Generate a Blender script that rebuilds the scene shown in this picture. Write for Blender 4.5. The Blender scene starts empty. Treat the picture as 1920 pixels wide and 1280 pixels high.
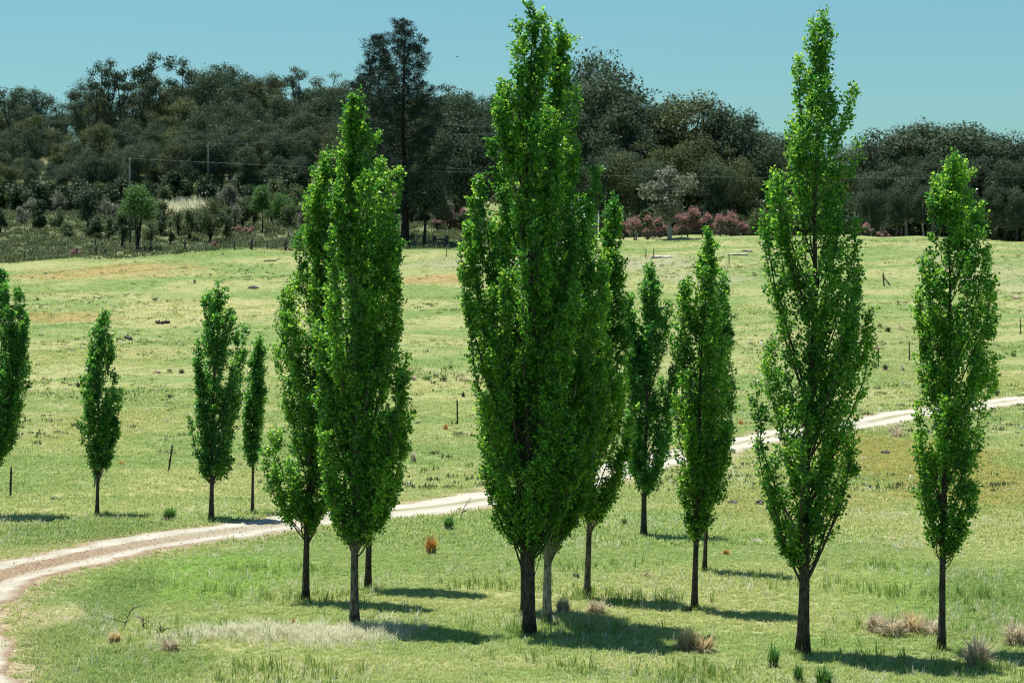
import bpy, math, random
import numpy as np
from mathutils import Vector, Matrix
R = math.radians
scene = bpy.context.scene
COL = scene.collection
rng = np.random.default_rng(7)
random.seed(7)

# ------------------------------------------------------------------ camera
F = 4500.0                      # focal length in photo pixels (1920 wide)
CAMZ = 7.5
PITCH = math.atan(140.0 / F)
cam_d = bpy.data.cameras.new('camera')
cam = bpy.data.objects.new('camera', cam_d)
COL.objects.link(cam)
cam.location = (0, 0, CAMZ)
cam.rotation_euler = (math.pi / 2 - PITCH, 0, 0)
cam_d.sensor_width = 36.0
cam_d.lens = F / 1920 * 36
cam_d.clip_start = 0.5
cam_d.clip_end = 9000
cam_d.dof.use_dof = True
cam_d.dof.focus_distance = 52.0
cam_d.dof.aperture_fstop = 4.0
scene.camera = cam

# ------------------------------------------------------------------ sky, sun, exposure
LIGHT = Vector((0.235, -0.18, -1.0)).normalized()       # direction the sunlight travels
SUN_EL = math.asin(-LIGHT.z)
SUN_AZ = math.atan2(-LIGHT.x, -LIGHT.y)                 # clockwise from +Y
world = bpy.data.worlds.new('World')
scene.world = world
world.use_nodes = True
wn = world.node_tree
wn.nodes.clear()
sky = wn.nodes.new('ShaderNodeTexSky')
sky.sky_type = 'NISHITA'
sky.sun_disc = False
sky.sun_elevation = SUN_EL
sky.sun_rotation = SUN_AZ
sky.air_density = 1.0
sky.dust_density = 0.6
sky.ozone_density = 2.0
tint = wn.nodes.new('ShaderNodeMix')
tint.data_type = 'RGBA'
tint.blend_type = 'MULTIPLY'
tint.inputs[0].default_value = 1.0
tint.inputs[7].default_value = (0.60, 0.97, 1.0, 1)
bg = wn.nodes.new('ShaderNodeBackground')
bg.inputs[1].default_value = 0.066
wo = wn.nodes.new('ShaderNodeOutputWorld')
wn.links.new(sky.outputs[0], tint.inputs[6])
wn.links.new(tint.outputs[2], bg.inputs[0])
wn.links.new(bg.outputs[0], wo.inputs[0])

sun_d = bpy.data.lights.new('sun', 'SUN')
sun_d.energy = 5.0
sun_d.angle = R(0.53)
sun_d.color = (1.0, 0.975, 0.88)
sun = bpy.data.objects.new('sun', sun_d)
COL.objects.link(sun)
sun.location = (-60, 60, 200)
sun.rotation_euler = LIGHT.to_track_quat('-Z', 'Y').to_euler()

vs = scene.view_settings
vs.view_transform = 'Standard'
vs.look = 'None'
vs.exposure = 0.65
vs.gamma = 1.0
vs.use_curve_mapping = False
cy = scene.cycles
cy.max_bounces = 6
cy.diffuse_bounces = 2
cy.glossy_bounces = 2
cy.transmission_bounces = 4
cy.transparent_max_bounces = 4
cy.caustics_reflective = False
cy.caustics_refractive = False
cy.use_denoising = True
cy.filter_width = 1.15

# ------------------------------------------------------------------ terrain function
XC = np.array([-400, -150, -60, -25, 0, 15, 26, 50, 65, 150, 400.0])
ROWS = [  # depth, heights at XC
    (-200, [8] * 11), (-20, [6.4] * 11), (0, [5.9] * 11), (18, [2.5] * 11), (36, [0.0] * 11), (60, [0] * 11), (100, [0] * 11), (130, [.15] * 11),
    (164, [.7] * 11), (200, [2.6] * 11), (240, [4.8, 4.8, 5.3, 5.9, 6.0, 6.0, 6.2, 6.3, 6.0, 5.5, 5]),
    (275, [5.5, 6.5, 7.9, 9.2, 9.4, 9.6, 10.1, 10.2, 9.8, 8, 6]),
    (300, [7, 8, 9.5, 10.8, 10.9, 11.0, 11.45, 11.3, 10.6, 8.5, 6]),
    (350, [11, 13, 15.2, 15.8, 12.6, 11.4, 11.0, 10.4, 9.8, 8, 6]),
    (400, [14, 17, 19.0, 19.4, 15.2, 12.5, 11.2, 10.2, 9.4, 8, 6]),
    (460, [20, 24, 26, 27, 21, 15, 12.5, 11, 9, 8, 6]),
    (520, [26, 30, 33, 34, 27, 18, 14, 11, 9, 8, 6]),
    (600, [30, 33, 36, 38, 31, 20, 15, 11, 8, 8, 6]),
    (900, [24] * 5 + [14, 10, 8, 6, 6, 6]), (1600, [5] * 11), (6000, [0] * 11)]
_DD = np.arange(-200, 6001, 1.0)
_rd = np.array([r[0] for r in ROWS], float)
_P = []
for c in range(len(XC)):
    p = np.interp(_DD, _rd, np.array([r[1][c] for r in ROWS], float))
    k = np.hanning(27); k /= k.sum()
    ps = np.convolve(np.pad(p, 13, mode='edge'), k, mode='valid')
    _P.append(ps)
_P = np.array(_P)

# dirt road centre line (x, depth)
ROADPTS = np.array([(-3.5, -60), (-3.5, -20), (-3.8, 0), (-4.6, 12), (-6.2, 25), (-8.3, 35), (-10.2, 43), (-11.9, 49.6), (-12.5, 54.0), (-11.9, 58.8),
                    (-10.1, 63.8), (-6.9, 68.4), (-3.9, 72.0), (-1.2, 75.6), (2.0, 82.5), (5.9, 92), (10.2, 102), (17.6, 116.0), (27.8, 130.0),
                    (42, 146), (66, 168), (110, 200), (190, 245)], float)
def catmull(P, step):
    out = []
    n = len(P)
    for i in range(n - 1):
        p0, p1, p2, p3 = P[max(i - 1, 0)], P[i], P[i + 1], P[min(i + 2, n - 1)]
        m = max(2, int(np.linalg.norm(p2 - p1) / step))
        for t in np.arange(m) / m:
            out.append(0.5 * ((2 * p1) + (-p0 + p2) * t + (2 * p0 - 5 * p1 + 4 * p2 - p3) * t * t + (-p0 + 3 * p1 - 3 * p2 + p3) * t ** 3))
    out.append(P[-1])
    return np.array(out)
ROAD = catmull(ROADPTS, 0.6)
_RC = ROAD[::3]
def road_dist(x, y):
    x = np.atleast_1d(np.asarray(x, float)); y = np.atleast_1d(np.asarray(y, float))
    d = np.full(x.shape, 1e9)
    near = (y < 260)
    if near.any():
        xs, ys = x[near], y[near]
        dn = np.full(xs.shape, 1e9)
        for i in range(0, len(xs), 20000):
            a = np.hypot(xs[i:i + 20000, None] - _RC[None, :, 0], ys[i:i + 20000, None] - _RC[None, :, 1]).min(1)
            dn[i:i + 20000] = a
        d[near] = dn
    return d
def sstep(a, b, v):
    t = np.clip((v - a) / (b - a), 0, 1)
    return t * t * (3 - 2 * t)
def zbase(x, y):
    x = np.atleast_1d(np.asarray(x, float)); y = np.atleast_1d(np.asarray(y, float))
    ci = np.clip(np.searchsorted(XC, x) - 1, 0, len(XC) - 2)
    t = np.clip((x - XC[ci]) / (XC[ci + 1] - XC[ci]), 0, 1)
    t = t * t * (3 - 2 * t)
    yi = np.clip(y + 200, 0, len(_DD) - 2.001)
    k = yi.astype(int); f = yi - k
    a = _P[ci, k] * (1 - f) + _P[ci, k + 1] * f
    b = _P[ci + 1, k] * (1 - f) + _P[ci + 1, k + 1] * f
    z = a * (1 - t) + b * t
    amp = 0.035 + 0.16 * sstep(70, 170, y)
    z = z + amp * (np.sin(x * .31 + 1.3 * np.sin(y * .11)) * np.sin(y * .23 + .7) + .6 * np.sin(x * .13 + y * .171 + 2) + .5 * np.sin(x * .57 - y * .43))
    # little washed-out step on the right of the pasture
    z = z + 0.10 * sstep(62.0, 61.2, y + 0.35 * np.sin(x * .9) + .2 * np.sin(x * 2.3)) * 0
    return z
def zg(x, y, road=True):
    z = zbase(x, y)
    if road:
        d = road_dist(x, y)
        z = z + 0.09 * sstep(4.2, 1.7, d)
    return z
def z1(x, y): return float(zg(x, y)[0])

CP, SP = math.cos(PITCH), math.sin(PITCH)
def ray(px, py):
    vx, vy = (px - 960) / F, -(py - 640) / F
    return np.array([vx, CP + vy * SP, -SP + vy * CP])
_ts = np.arange(20, 900, 0.25)
def ground(px, py, far=False):
    """first terrain point seen through photo pixel px,py"""
    d = ray(px, py)
    xs, ys, zs = d[0] * _ts, d[1] * _ts, CAMZ + d[2] * _ts
    h = zbase(xs, ys)
    below = np.nonzero(zs < h)[0]
    i = below[0] if len(below) else len(_ts) - 1
    return float(xs[i]), float(ys[i])
def at_depth(px, py, depth):
    d = ray(px, py); s = depth / d[1]
    return np.array([d[0] * s, depth, CAMZ + d[2] * s])
def ppm(depth): return F / depth            # photo pixels per metre

# ------------------------------------------------------------------ mesh helpers
def mesh_arrays(name, V, faces, mat=None, smooth=False, attrs=None):
    """V (n,3); faces = list of (m,k) int arrays; attrs = {name: (domain, values)}"""
    me = bpy.data.meshes.new(name)
    V = np.asarray(V, np.float32)
    me.vertices.add(len(V)); me.vertices.foreach_set('co', V.ravel())
    faces = [np.asarray(f, np.int32) for f in faces if len(f)]
    nl = sum(f.size for f in faces); nf = sum(len(f) for f in faces)
    me.loops.add(nl); me.polygons.add(nf)
    me.loops.foreach_set('vertex_index', np.concatenate([f.ravel() for f in faces]))
    tot = np.concatenate([np.full(len(f), f.shape[1], np.int32) for f in faces])
    st = np.concatenate([[0], np.cumsum(tot)[:-1]]).astype(np.int32)
    me.polygons.foreach_set('loop_start', st)
    try: me.polygons.foreach_set('loop_total', tot)
    except Exception: pass
    me.polygons.foreach_set('use_smooth', np.full(nf, smooth, bool))
    for an, (dom, val) in (attrs or {}).items():
        a = me.attributes.new(an, 'FLOAT', dom)
        a.data.foreach_set('value', np.asarray(val, np.float32).ravel())
    if mat: me.materials.append(mat)
    me.update(calc_edges=True)
    me.validate()
    return me
def link(name, me, parent=None, loc=None):
    o = bpy.data.objects.new(name, me)
    COL.objects.link(o)
    if parent is not None: o.parent = parent
    if loc is not None: o.location = loc
    return o
def tag(o, label=None, cat=None, group=None, kind=None):
    if label: o['label'] = label
    if cat: o['category'] = cat
    if group: o['group'] = group
    if kind: o['kind'] = kind
    return o
def empty(name, loc, label, cat, group=None):
    o = bpy.data.objects.new(name, None)
    o.empty_display_size = 0.3
    COL.objects.link(o)
    o.location = loc
    return tag(o, label, cat, group)
def copy_tree(o, parent=None):
    c = o.copy(); COL.objects.link(c)
    if parent is not None: c.parent = parent
    for ch in list(o.children): copy_tree(ch, c)
    return c

class Acc:
    """collects geometry for one mesh"""
    def __init__(s): s.V = []; s.Q = []; s.T = []; s.n = 0; s.rq = []; s.rt = []
    def add(s, V, Q=None, T=None, rnd=None):
        V = np.asarray(V, float).reshape(-1, 3)
        if Q is not None and len(Q):
            s.Q.append(np.asarray(Q) + s.n); s.rq.append(np.full(len(Q), 0.5) if rnd is None else rnd)
        if T is not None and len(T):
            s.T.append(np.asarray(T) + s.n); s.rt.append(np.full(len(T), 0.5) if (rnd is None or (Q is not None and len(Q))) else rnd)
        s.V.append(V); s.n += len(V)
    def tube(s, pts, rad, n=6, cap=True):
        pts = np.asarray(pts, float); m = len(pts)
        rad = np.broadcast_to(np.asarray(rad, float), (m,))
        tan = np.gradient(pts, axis=0); tan /= np.linalg.norm(tan, axis=1)[:, None] + 1e-9
        ref = np.array([1.0, 0, 0]) if abs(tan[0][0]) < .8 else np.array([0, 1.0, 0])
        u = np.cross(tan, ref); u /= np.linalg.norm(u, axis=1)[:, None] + 1e-9
        w = np.cross(tan, u)
        a = np.linspace(0, 2 * math.pi, n, endpoint=False)
        V = (pts[:, None] + rad[:, None, None] * (np.cos(a)[None, :, None] * u[:, None] + np.sin(a)[None, :, None] * w[:, None])).reshape(-1, 3)
        i = np.arange(m - 1)[:, None] * n; j = np.arange(n)[None]
        q = np.stack([i + j, i + (j + 1) % n, i + n + (j + 1) % n, i + n + j], -1).reshape(-1, 4)
        T = []
        if cap:
            V = np.vstack([V, pts[0], pts[-1]])
            c0, c1 = m * n, m * n + 1
            T = [[c0, (k + 1) % n, k] for k in range(n)] + [[c1, (m - 1) * n + k, (m - 1) * n + (k + 1) % n] for k in range(n)]
        s.add(V, q, T)
    def kites(s, P, D, N, L, W, rnd, fold=0.12):
        """leaf quads: base P, direction D, normal N"""
        D = D / (np.linalg.norm(D, axis=1)[:, None] + 1e-9)
        S = np.cross(D, N); S /= np.linalg.norm(S, axis=1)[:, None] + 1e-9
        Nn = np.cross(S, D)
        L = np.asarray(L)[:, None]; W = np.asarray(W)[:, None]
        mid = P + D * L * .42 + Nn * W * fold
        V = np.stack([P, mid + S * W * .5, P + D * L, mid - S * W * .5], 1).reshape(-1, 3)
        Q = np.arange(len(P) * 4).reshape(-1, 4)
        s.add(V, Q, None, rnd)
    def build(s, name, mat, parent=None, smooth=False, loc=None):
        V = np.vstack(s.V)
        fs = []; r = []
        if s.Q: fs.append(np.vstack(s.Q)); r.append(np.concatenate(s.rq))
        if s.T: fs.append(np.vstack([np.asarray(t) for t in s.T])); r.append(np.concatenate(s.rt))
        me = mesh_arrays(name, V, fs, mat, smooth, {'rnd': ('FACE', np.concatenate(r))})
        return link(name, me, parent, loc)
    def mesh(s, name, mat, smooth=False):
        o = s.build(name, mat, None, smooth); me = o.data
        bpy.data.objects.remove(o); return me
def unit(v): return v / (np.linalg.norm(v, axis=-1, keepdims=True) + 1e-9)

# ------------------------------------------------------------------ material helpers
class M:
    def __init__(s, name):
        s.m = bpy.data.materials.new(name); s.m.use_nodes = True
        s.t = s.m.node_tree; s.t.nodes.clear()
        s.out = s.n('ShaderNodeOutputMaterial')
    def n(s, typ, **kw):
        x = s.t.nodes.new(typ)
        for k, v in kw.items(): setattr(x, k, v)
        return x
    def l(s, a, b): s.t.links.new(a, b)
    def val(s, sock, v):
        if hasattr(v, 'is_linked') or hasattr(v, 'links'): s.l(v, sock)
        else: sock.default_value = v
    def math(s, op, a, b=None, c=None, clamp=False):
        x = s.n('ShaderNodeMath', operation=op, use_clamp=clamp)
        s.val(x.inputs[0], a)
        if b is not None: s.val(x.inputs[1], b)
        if c is not None: s.val(x.inputs[2], c)
        return x.outputs[0]
    def mix(s, f, a, b, mode='MIX'):
        x = s.n('ShaderNodeMix', data_type='RGBA', blend_type=mode)
        s.val(x.inputs[0], f)
        s.val(x.inputs[6], a if not isinstance(a, tuple) else (*a, 1)); s.val(x.inputs[7], b if not isinstance(b, tuple) else (*b, 1))
        return x.outputs[2]
    def noise(s, vec, scale, detail=3, rough=.55, dist=0):
        x = s.n('ShaderNodeTexNoise')
        x.inputs['Scale'].default_value = scale; x.inputs['Detail'].default_value = detail
        x.inputs['Roughness'].default_value = rough; x.inputs['Distortion'].default_value = dist
        if vec is not None: s.l(vec, x.inputs['Vector'])
        return x.outputs['Fac']
    def ramp(s, f, lo, hi):
        x = s.n('ShaderNodeMapRange'); x.interpolation_type = 'SMOOTHSTEP'
        s.val(x.inputs[0], f); x.inputs[1].default_value = lo; x.inputs[2].default_value = hi
        return x.outputs[0]
    def scalev(s, vec, sc, off=(0, 0, 0)):
        x = s.n('ShaderNodeMapping'); s.l(vec, x.inputs[0])
        x.inputs['Scale'].default_value = sc; x.inputs['Location'].default_value = off
        return x.outputs[0]
    def pos(s): return s.n('ShaderNodeNewGeometry').outputs['Position']
    def attr(s, name, typ='GEOMETRY'): 
        x = s.n('ShaderNodeAttribute', attribute_name=name); x.attribute_type = typ
        return x.outputs['Fac']
    def bsdf(s, col, rough=.8, spec=.3, bump=None, bstr=.3, bdist=.02):
        x = s.n('ShaderNodeBsdfPrincipled')
        s.val(x.inputs['Base Color'], col if not isinstance(col, tuple) else (*col, 1))
        x.inputs['Roughness'].default_value = rough
        x.inputs['Specular IOR Level'].default_value = spec
        if bump is not None:
            b = s.n('ShaderNodeBump'); b.inputs['Strength'].default_value = bstr; b.inputs['Distance'].default_value = bdist
            s.l(bump, b.inputs['Height']); s.l(b.outputs[0], x.inputs['Normal'])
        return x.outputs[0]
    def done(s, sh): s.l(sh, s.out.inputs[0]); return s.m
    def leafy(s, col, tcol, tr, rough=.45, spec=.4):
        a = s.bsdf(col, rough, spec)
        t = s.n('ShaderNodeBsdfTranslucent'); s.val(t.inputs[0], tcol if not isinstance(tcol, tuple) else (*tcol, 1))
        x = s.n('ShaderNodeMixShader'); x.inputs[0].default_value = tr
        s.l(a, x.inputs[1]); s.l(t.outputs[0], x.inputs[2])
        return s.done(x.outputs[0])

# field colour shared by the ground and the grass on it: what grows where in the pasture
PATCHES = []   # cx, cy, rx, ry, colour, strength
def patch(px0, py0, px1, py1, col, st):
    cx, cy = ground((px0 + px1) / 2, (py0 + py1) / 2)
    xa, ya = ground((px0 + px1) / 2, py0); xb, yb = ground((px0 + px1) / 2, py1)
    PATCHES.append((cx, (ya + yb) / 2, (px1 - px0) / 2 / ppm(cy), max(.8, abs(ya - yb) / 2), col, st))
RUST = (.34, .19, .085); STRAW = (.40, .34, .17); GREY = (.28, .27, .17); OCHRE = (.22, .175, .042); LUSH = (.12, .25, .035); DEEP = (.07, .13, .03)
patch(20, 496, 420, 522, RUST, .55); patch(0, 582, 300, 606, RUST, .55); patch(150, 560, 700, 610, STRAW, .5)
patch(750, 512, 900, 532, RUST, .6); patch(740, 478, 1420, 508, GREY, .9); patch(1200, 505, 1420, 540, GREY, .7)
patch(1560, 800, 2050, 1010, OCHRE, .9); patch(1300, 900, 1700, 1000, OCHRE, .5); patch(1700, 470, 2000, 560, GREY, .45)
patch(160, 1040, 640, 1130, LUSH, .75); patch(250, 1085, 520, 1130, LUSH, .5); patch(90, 1060, 250, 1270, DEEP, .85); patch(100, 1190, 420, 1330, DEEP, .9)
patch(-80, 965, 330, 1030, DEEP, .9); patch(1500, 1040, 2000, 1190, LUSH, .5); patch(1750, 1060, 2050, 1250, DEEP, .85)
patch(50, 1135, 160, 1190, (.42, .36, .25), .95); patch(250, 850, 520, 940, STRAW, .35); patch(60, 760, 360, 840, (.25, .23, .08), .6); patch(400, 690, 1000, 760, (.27, .26, .10), .5); patch(900, 560, 1500, 620, (.27, .27, .11), .45); patch(-50, 640, 400, 700, (.26, .25, .09), .5); patch(1380, 580, 1900, 700, (.26, .25, .11), .5); patch(1620, 690, 2000, 740, OCHRE, .4)
def field_colour(s, pos):
    st = s.scalev(pos, (.05, .085, 0)); n1 = s.noise(st, 1.0, 4, .6, .6)
    st2 = s.scalev(pos, (.55, .9, 0)); n2 = s.noise(st2, 1.0, 4, .65, .3)
    st3 = s.scalev(pos, (7, 7, 0)); n3 = s.noise(st3, 1.0, 2, .6)
    c = s.mix(s.ramp(n1, .42, .58), (.138, .208, .062), (.285, .285, .128))
    c = s.mix(s.math('MULTIPLY', s.ramp(n2, .45, .72), .5), c, (.34, .345, .165))
    c = s.mix(s.math('MULTIPLY', s.ramp(n2, .50, .28), .5), c, (.15, .23, .05))
    sx = s.n('ShaderNodeSeparateXYZ'); s.l(pos, sx.inputs[0])
    wob = s.noise(s.scalev(pos, (.16, .16, 0), (3, 7, 0)), 1.0, 3, .65)
    for cx, cy, rx, ry, col, k in PATCHES:
        dx = s.math('DIVIDE', s.math('SUBTRACT', sx.outputs[0], cx), rx)
        dy = s.math('DIVIDE', s.math('SUBTRACT', sx.outputs[1], cy), ry)
        d = s.math('SQRT', s.math('ADD', s.math('MULTIPLY', dx, dx), s.math('MULTIPLY', dy, dy)))
        d = s.math('ADD', d, s.math('MULTIPLY', s.math('SUBTRACT', wob, .5), 1.7))
        c = s.mix(s.math('MULTIPLY', s.ramp(d, 1.15, .45), k), c, col)
    c = s.mix(s.math('MULTIPLY', s.ramp(n3, .55, .35), .35), c, (.10, .12, .045))
    # rough unmown slope beyond the far fence
    far = s.math('MULTIPLY', s.ramp(sx.outputs[1], 272, 290), .75)
    c = s.mix(s.math('MULTIPLY', far, s.ramp(sx.outputs[0], 0, -16)), c, (.085, .10, .055))
    return c, n2, n3

def mat_ground():
    s = M('pasture'); p = s.pos()
    c, n2, n3 = field_colour(s, p)
    b = s.noise(s.scalev(p, (9, 9, 9)), 1.0, 4, .7)
    rdn = s.math('ADD', s.attr('roadside'), s.math('MULTIPLY', s.math('SUBTRACT', s.noise(s.scalev(p, (1.3, 1.3, 0)), 1.0, 4, .7), .5), 2.2))
    dirt = s.mix(s.ramp(b, .4, .65), (.22, .16, .09), (.42, .36, .25))
    c = s.mix(s.math('MULTIPLY', s.ramp(rdn, 2.7, 1.5), .85), c, dirt)
    return s.done(s.bsdf(c, .95, .1, b, .6, .05))
def mat_grass(name, mul, add, tr=.4):
    s = M(name); p = s.pos()
    c, n2, n3 = field_colour(s, p)
    oi = s.n('ShaderNodeObjectInfo')
    r = s.attr('rnd')
    c = s.mix(s.math('MULTIPLY', oi.outputs['Random'], .6), c, mul)
    c = s.mix(s.math('MULTIPLY', s.ramp(r, .6, 1.0), .6), c, add)
    c = s.mix(1.0, c, (1.58, 1.62, 1.75), 'MULTIPLY')
    tc = s.mix(.5, c, (.55, .64, .18))
    return s.leafy(c, tc, tr, .6, .25)
def mat_plain_leaf(name, a, b, tcol, tr=.35, rough=.5, spec=.35, treevar=None, tlo=None):
    s = M(name)
    r = s.attr('rnd')
    c = s.mix(s.math('POWER', r, 2.0) if tlo else r, a, b)
    if tlo: tcol = s.mix(s.math('POWER', r, 1.8), tlo, tcol)  # poplars only: wide tone spread paints sunlit flecks and dark gaps into leaves
    if treevar:
        oi = s.n('ShaderNodeObjectInfo')
        c = s.mix(s.math('MULTIPLY', oi.outputs['Random'], .75), c, treevar)
    return s.leafy(c, tcol, tr, rough, spec)
def mat_bark(name, a, b, sc=(26, 26, 5), rough=.9):
    s = M(name)
    tc = s.n('ShaderNodeTexCoord').outputs['Object']
    n = s.noise(s.scalev(tc, sc), 1.0, 4, .65, .5)
    n2 = s.noise(s.scalev(tc, (4, 4, 5)), 1.0, 4, .7)
    f = s.ramp(s.math('ADD', s.math('MULTIPLY', n, .6), s.math('MULTIPLY', n2, .5)), .42, .68)
    return s.done(s.bsdf(s.mix(f, a, b), rough, .15, n, .8, .02))

MAT = {}
MAT['ground'] = mat_ground()
MAT['grass'] = mat_grass('pasture_grass', (.36, .42, .12), (.62, .58, .32))
MAT['pale_grass'] = mat_plain_leaf('silvery_seed_grass', (.50, .50, .34), (.78, .76, .62), (.75, .72, .5), .5)
MAT['dark_grass'] = mat_plain_leaf('rank_green_grass', (.12, .20, .05), (.26, .36, .11), (.32, .46, .1), .4)
MAT['rough'] = mat_plain_leaf('rough_weeds', (.07, .095, .04), (.17, .19, .10), (.14, .17, .07), .3, .7)
MAT['straw'] = mat_plain_leaf('tussock_straw', (.42, .32, .17), (.70, .60, .40), (.70, .55, .30), .5, .7)
MAT['orange_straw'] = mat_plain_leaf('orange_tussock', (.45, .22, .05), (.62, .40, .14), (.55, .28, .06), .35, .7)
MAT['grey_straw'] = mat_plain_leaf('grey_tussock', (.36, .31, .22), (.68, .61, .47), (.66, .57, .40), .5, .7)
MAT['green_tussock'] = mat_plain_leaf('green_tussock', (.04, .12, .03), (.10, .24, .06), (.12, .3, .05), .3)
MAT['poplar'] = mat_plain_leaf('poplar_leaf', (.012, .066, .015), (.12, .40, .055), (.70, 1.0, .10), .47, .38, .6, None, (.07, .36, .025))
MAT['poplar_cool'] = mat_plain_leaf('poplar_leaf_bluish', (.010, .058, .018), (.10, .34, .070), (.55, 1.0, .12), .45, .38, .6, None, (.05, .32, .035))
MAT['bark_dark'] = mat_bark('poplar_bark_dark', (.022, .020, .018), (.10, .09, .075))
MAT['bark_mid'] = mat_bark('poplar_bark_banded', (.025, .023, .02), (.20, .19, .155))
MAT['bark_pale'] = mat_bark('poplar_bark_pale', (.10, .095, .08), (.46, .44, .36))
MAT['gum'] = mat_plain_leaf('gum_leaf', (.018, .038, .028), (.150, .195, .120), (.09, .14, .06), .22, .7, .12, (.042, .072, .056))
MAT['gum_olive'] = mat_plain_leaf('gum_leaf_olive', (.032, .050, .024), (.23, .25, .115), (.13, .16, .055), .22, .7, .12, (.065, .09, .05))
MAT['pine'] = mat_plain_leaf('pine_needles', (.010, .026, .022), (.030, .058, .042), (.03, .06, .035), .12, .6, .2)
MAT['bark_gum'] = mat_bark('gum_bark', (.035, .03, .026), (.12, .11, .095), (2, 2, .6))
MAT['bark_gum_pale'] = mat_bark('gum_bark_pale', (.22, .20, .18), (.5, .47, .42), (2, 2, .6))
MAT['bark_pine'] = mat_bark('pine_bark', (.014, .013, .012), (.038, .035, .031), (3, 3, 1))
MAT['shrub'] = mat_plain_leaf('shrub_leaf', (.045, .075, .03), (.11, .15, .06), (.12, .18, .05), .3, .5, .3, (.09, .11, .06))
MAT['shrub_dark'] = mat_plain_leaf('shrub_leaf_dark', (.018, .040, .02), (.045, .085, .038), (.05, .1, .03), .25)
MAT['shrub_bright'] = mat_plain_leaf('shrub_leaf_bright', (.04, .11, .03), (.09, .19, .05), (.12, .26, .05), .35)
MAT['shrub_grey'] = mat_plain_leaf('shrub_leaf_grey', (.12, .13, .10), (.26, .27, .21), (.2, .2, .13), .3)
MAT['blossom'] = mat_plain_leaf('pink_heads', (.30, .13, .13), (.56, .32, .31), (.5, .26, .26), .35, .7)
MAT['wood'] = mat_bark('weathered_post', (.035, .032, .03), (.14, .13, .115), (6, 6, 2))
MAT['steel'] = mat_bark('rusted_picket', (.02, .017, .015), (.05, .042, .036), (8, 8, 4))
def mat_simple(name, a, b, sc, rough=.9, metal=0):
    s = M(name); tc = s.n('ShaderNodeTexCoord').outputs['Object']
    n = s.noise(s.scalev(tc, (sc, sc, sc)), 1.0, 4, .65)
    return s.done(s.bsdf(s.mix(s.ramp(n, .35, .65), a, b), rough, .2, n, .6, .03))
MAT['stone'] = mat_simple('field_stone', (.16, .15, .14), (.42, .40, .37), 3)
MAT['palestone'] = mat_simple('bleached_rock', (.46, .46, .44), (.72, .72, .69), 3)
MAT['darkstone'] = mat_simple('dark_stone', (.05, .05, .05), (.16, .15, .14), 2)
MAT['wire'] = mat_simple('wire', (.10, .13, .13), (.20, .24, .24), 2, .5)
MAT['pole'] = mat_bark('pole_wood', (.03, .045, .04), (.09, .12, .105), (2, 2, .6))
MAT['feather'] = mat_simple('dark_feathers', (.03, .03, .03), (.06, .055, .05), 8)
MAT['gravel'] = mat_simple('gravel_stone', (.28, .20, .14), (.55, .46, .36), 9)
def mat_road():
    s = M('dirt_road'); p = s.pos()
    ac = s.attr('across'); sx = s.n('ShaderNodeSeparateXYZ'); s.l(p, sx.inputs[0])
    nz = s.noise(s.scalev(p, (.8, .8, 0)), 1.0, 4, .65)
    fine = s.noise(s.scalev(p, (11, 11, 0)), 1.0, 4, .75)
    a2 = s.math('ADD', ac, s.math('MULTIPLY', s.math('SUBTRACT', nz, .5), .35))
    tr = s.math('ABSOLUTE', s.math('SUBTRACT', s.math('ABSOLUTE', a2), .55))
    track = s.ramp(tr, .34, .10)
    loose = s.mix(s.ramp(fine, .35, .68), (.17, .11, .07), (.36, .27, .185))
    dry = s.mix(s.ramp(nz, .3, .7), (.34, .305, .24), (.46, .435, .37))
    dry = s.mix(s.math('MULTIPLY', s.ramp(fine, .5, .3), .35), dry, (.36, .28, .20))
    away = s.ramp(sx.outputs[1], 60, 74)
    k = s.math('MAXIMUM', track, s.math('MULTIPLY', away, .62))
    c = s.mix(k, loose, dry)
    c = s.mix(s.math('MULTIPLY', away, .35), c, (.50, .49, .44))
    edge = s.math('MULTIPLY', s.ramp(s.math('ABSOLUTE', a2), .86, 1.05), .7)
    c = s.mix(edge, c, (.20, .19, .085))
    mid = s.math('MULTIPLY', s.math('MULTIPLY', s.ramp(s.math('ABSOLUTE', a2), .24, .06), away), s.ramp(s.noise(s.scalev(p, (.5, .5, 0), (4, 4, 0)), 1.0, 3, .6), .38, .55))
    c = s.mix(s.math('MULTIPLY', mid, .8), c, (.20, .21, .10))
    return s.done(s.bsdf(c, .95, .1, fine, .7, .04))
MAT['road'] = mat_road()

# ------------------------------------------------------------------ ground sheet
ys = np.concatenate([np.arange(-150, 36, 6.0), np.arange(36, 82, .6), np.arange(82, 180, 1.6), np.arange(180, 640, 4.0), np.arange(640, 1600, 40), np.arange(1600, 6001, 400)])
xs = np.concatenate([-np.arange(4000, 500, -500), -np.arange(500, 110, -30), -np.arange(110, 30, -4.0), np.arange(-30, 34, .7), np.arange(34, 110, 4.0), np.arange(110, 500, 30), np.arange(500, 4001, 500)])
GX, GY = np.meshgrid(xs, ys)
GZ = zg(GX.ravel(), GY.ravel())
nx, ny = len(xs), len(ys)
ii = (np.arange(ny - 1)[:, None] * nx + np.arange(nx - 1)[None]).ravel()
gq = np.stack([ii, ii + 1, ii + nx + 1, ii + nx], 1)
g = link('ground', mesh_arrays('ground', np.stack([GX.ravel(), GY.ravel(), GZ], 1), [gq], MAT['ground'], True, {'roadside': ('POINT', np.minimum(road_dist(GX.ravel(), GY.ravel()), 50))}))
tag(g, 'pale green and straw pasture rising to a fenced crest', 'pasture', kind='structure')

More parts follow.
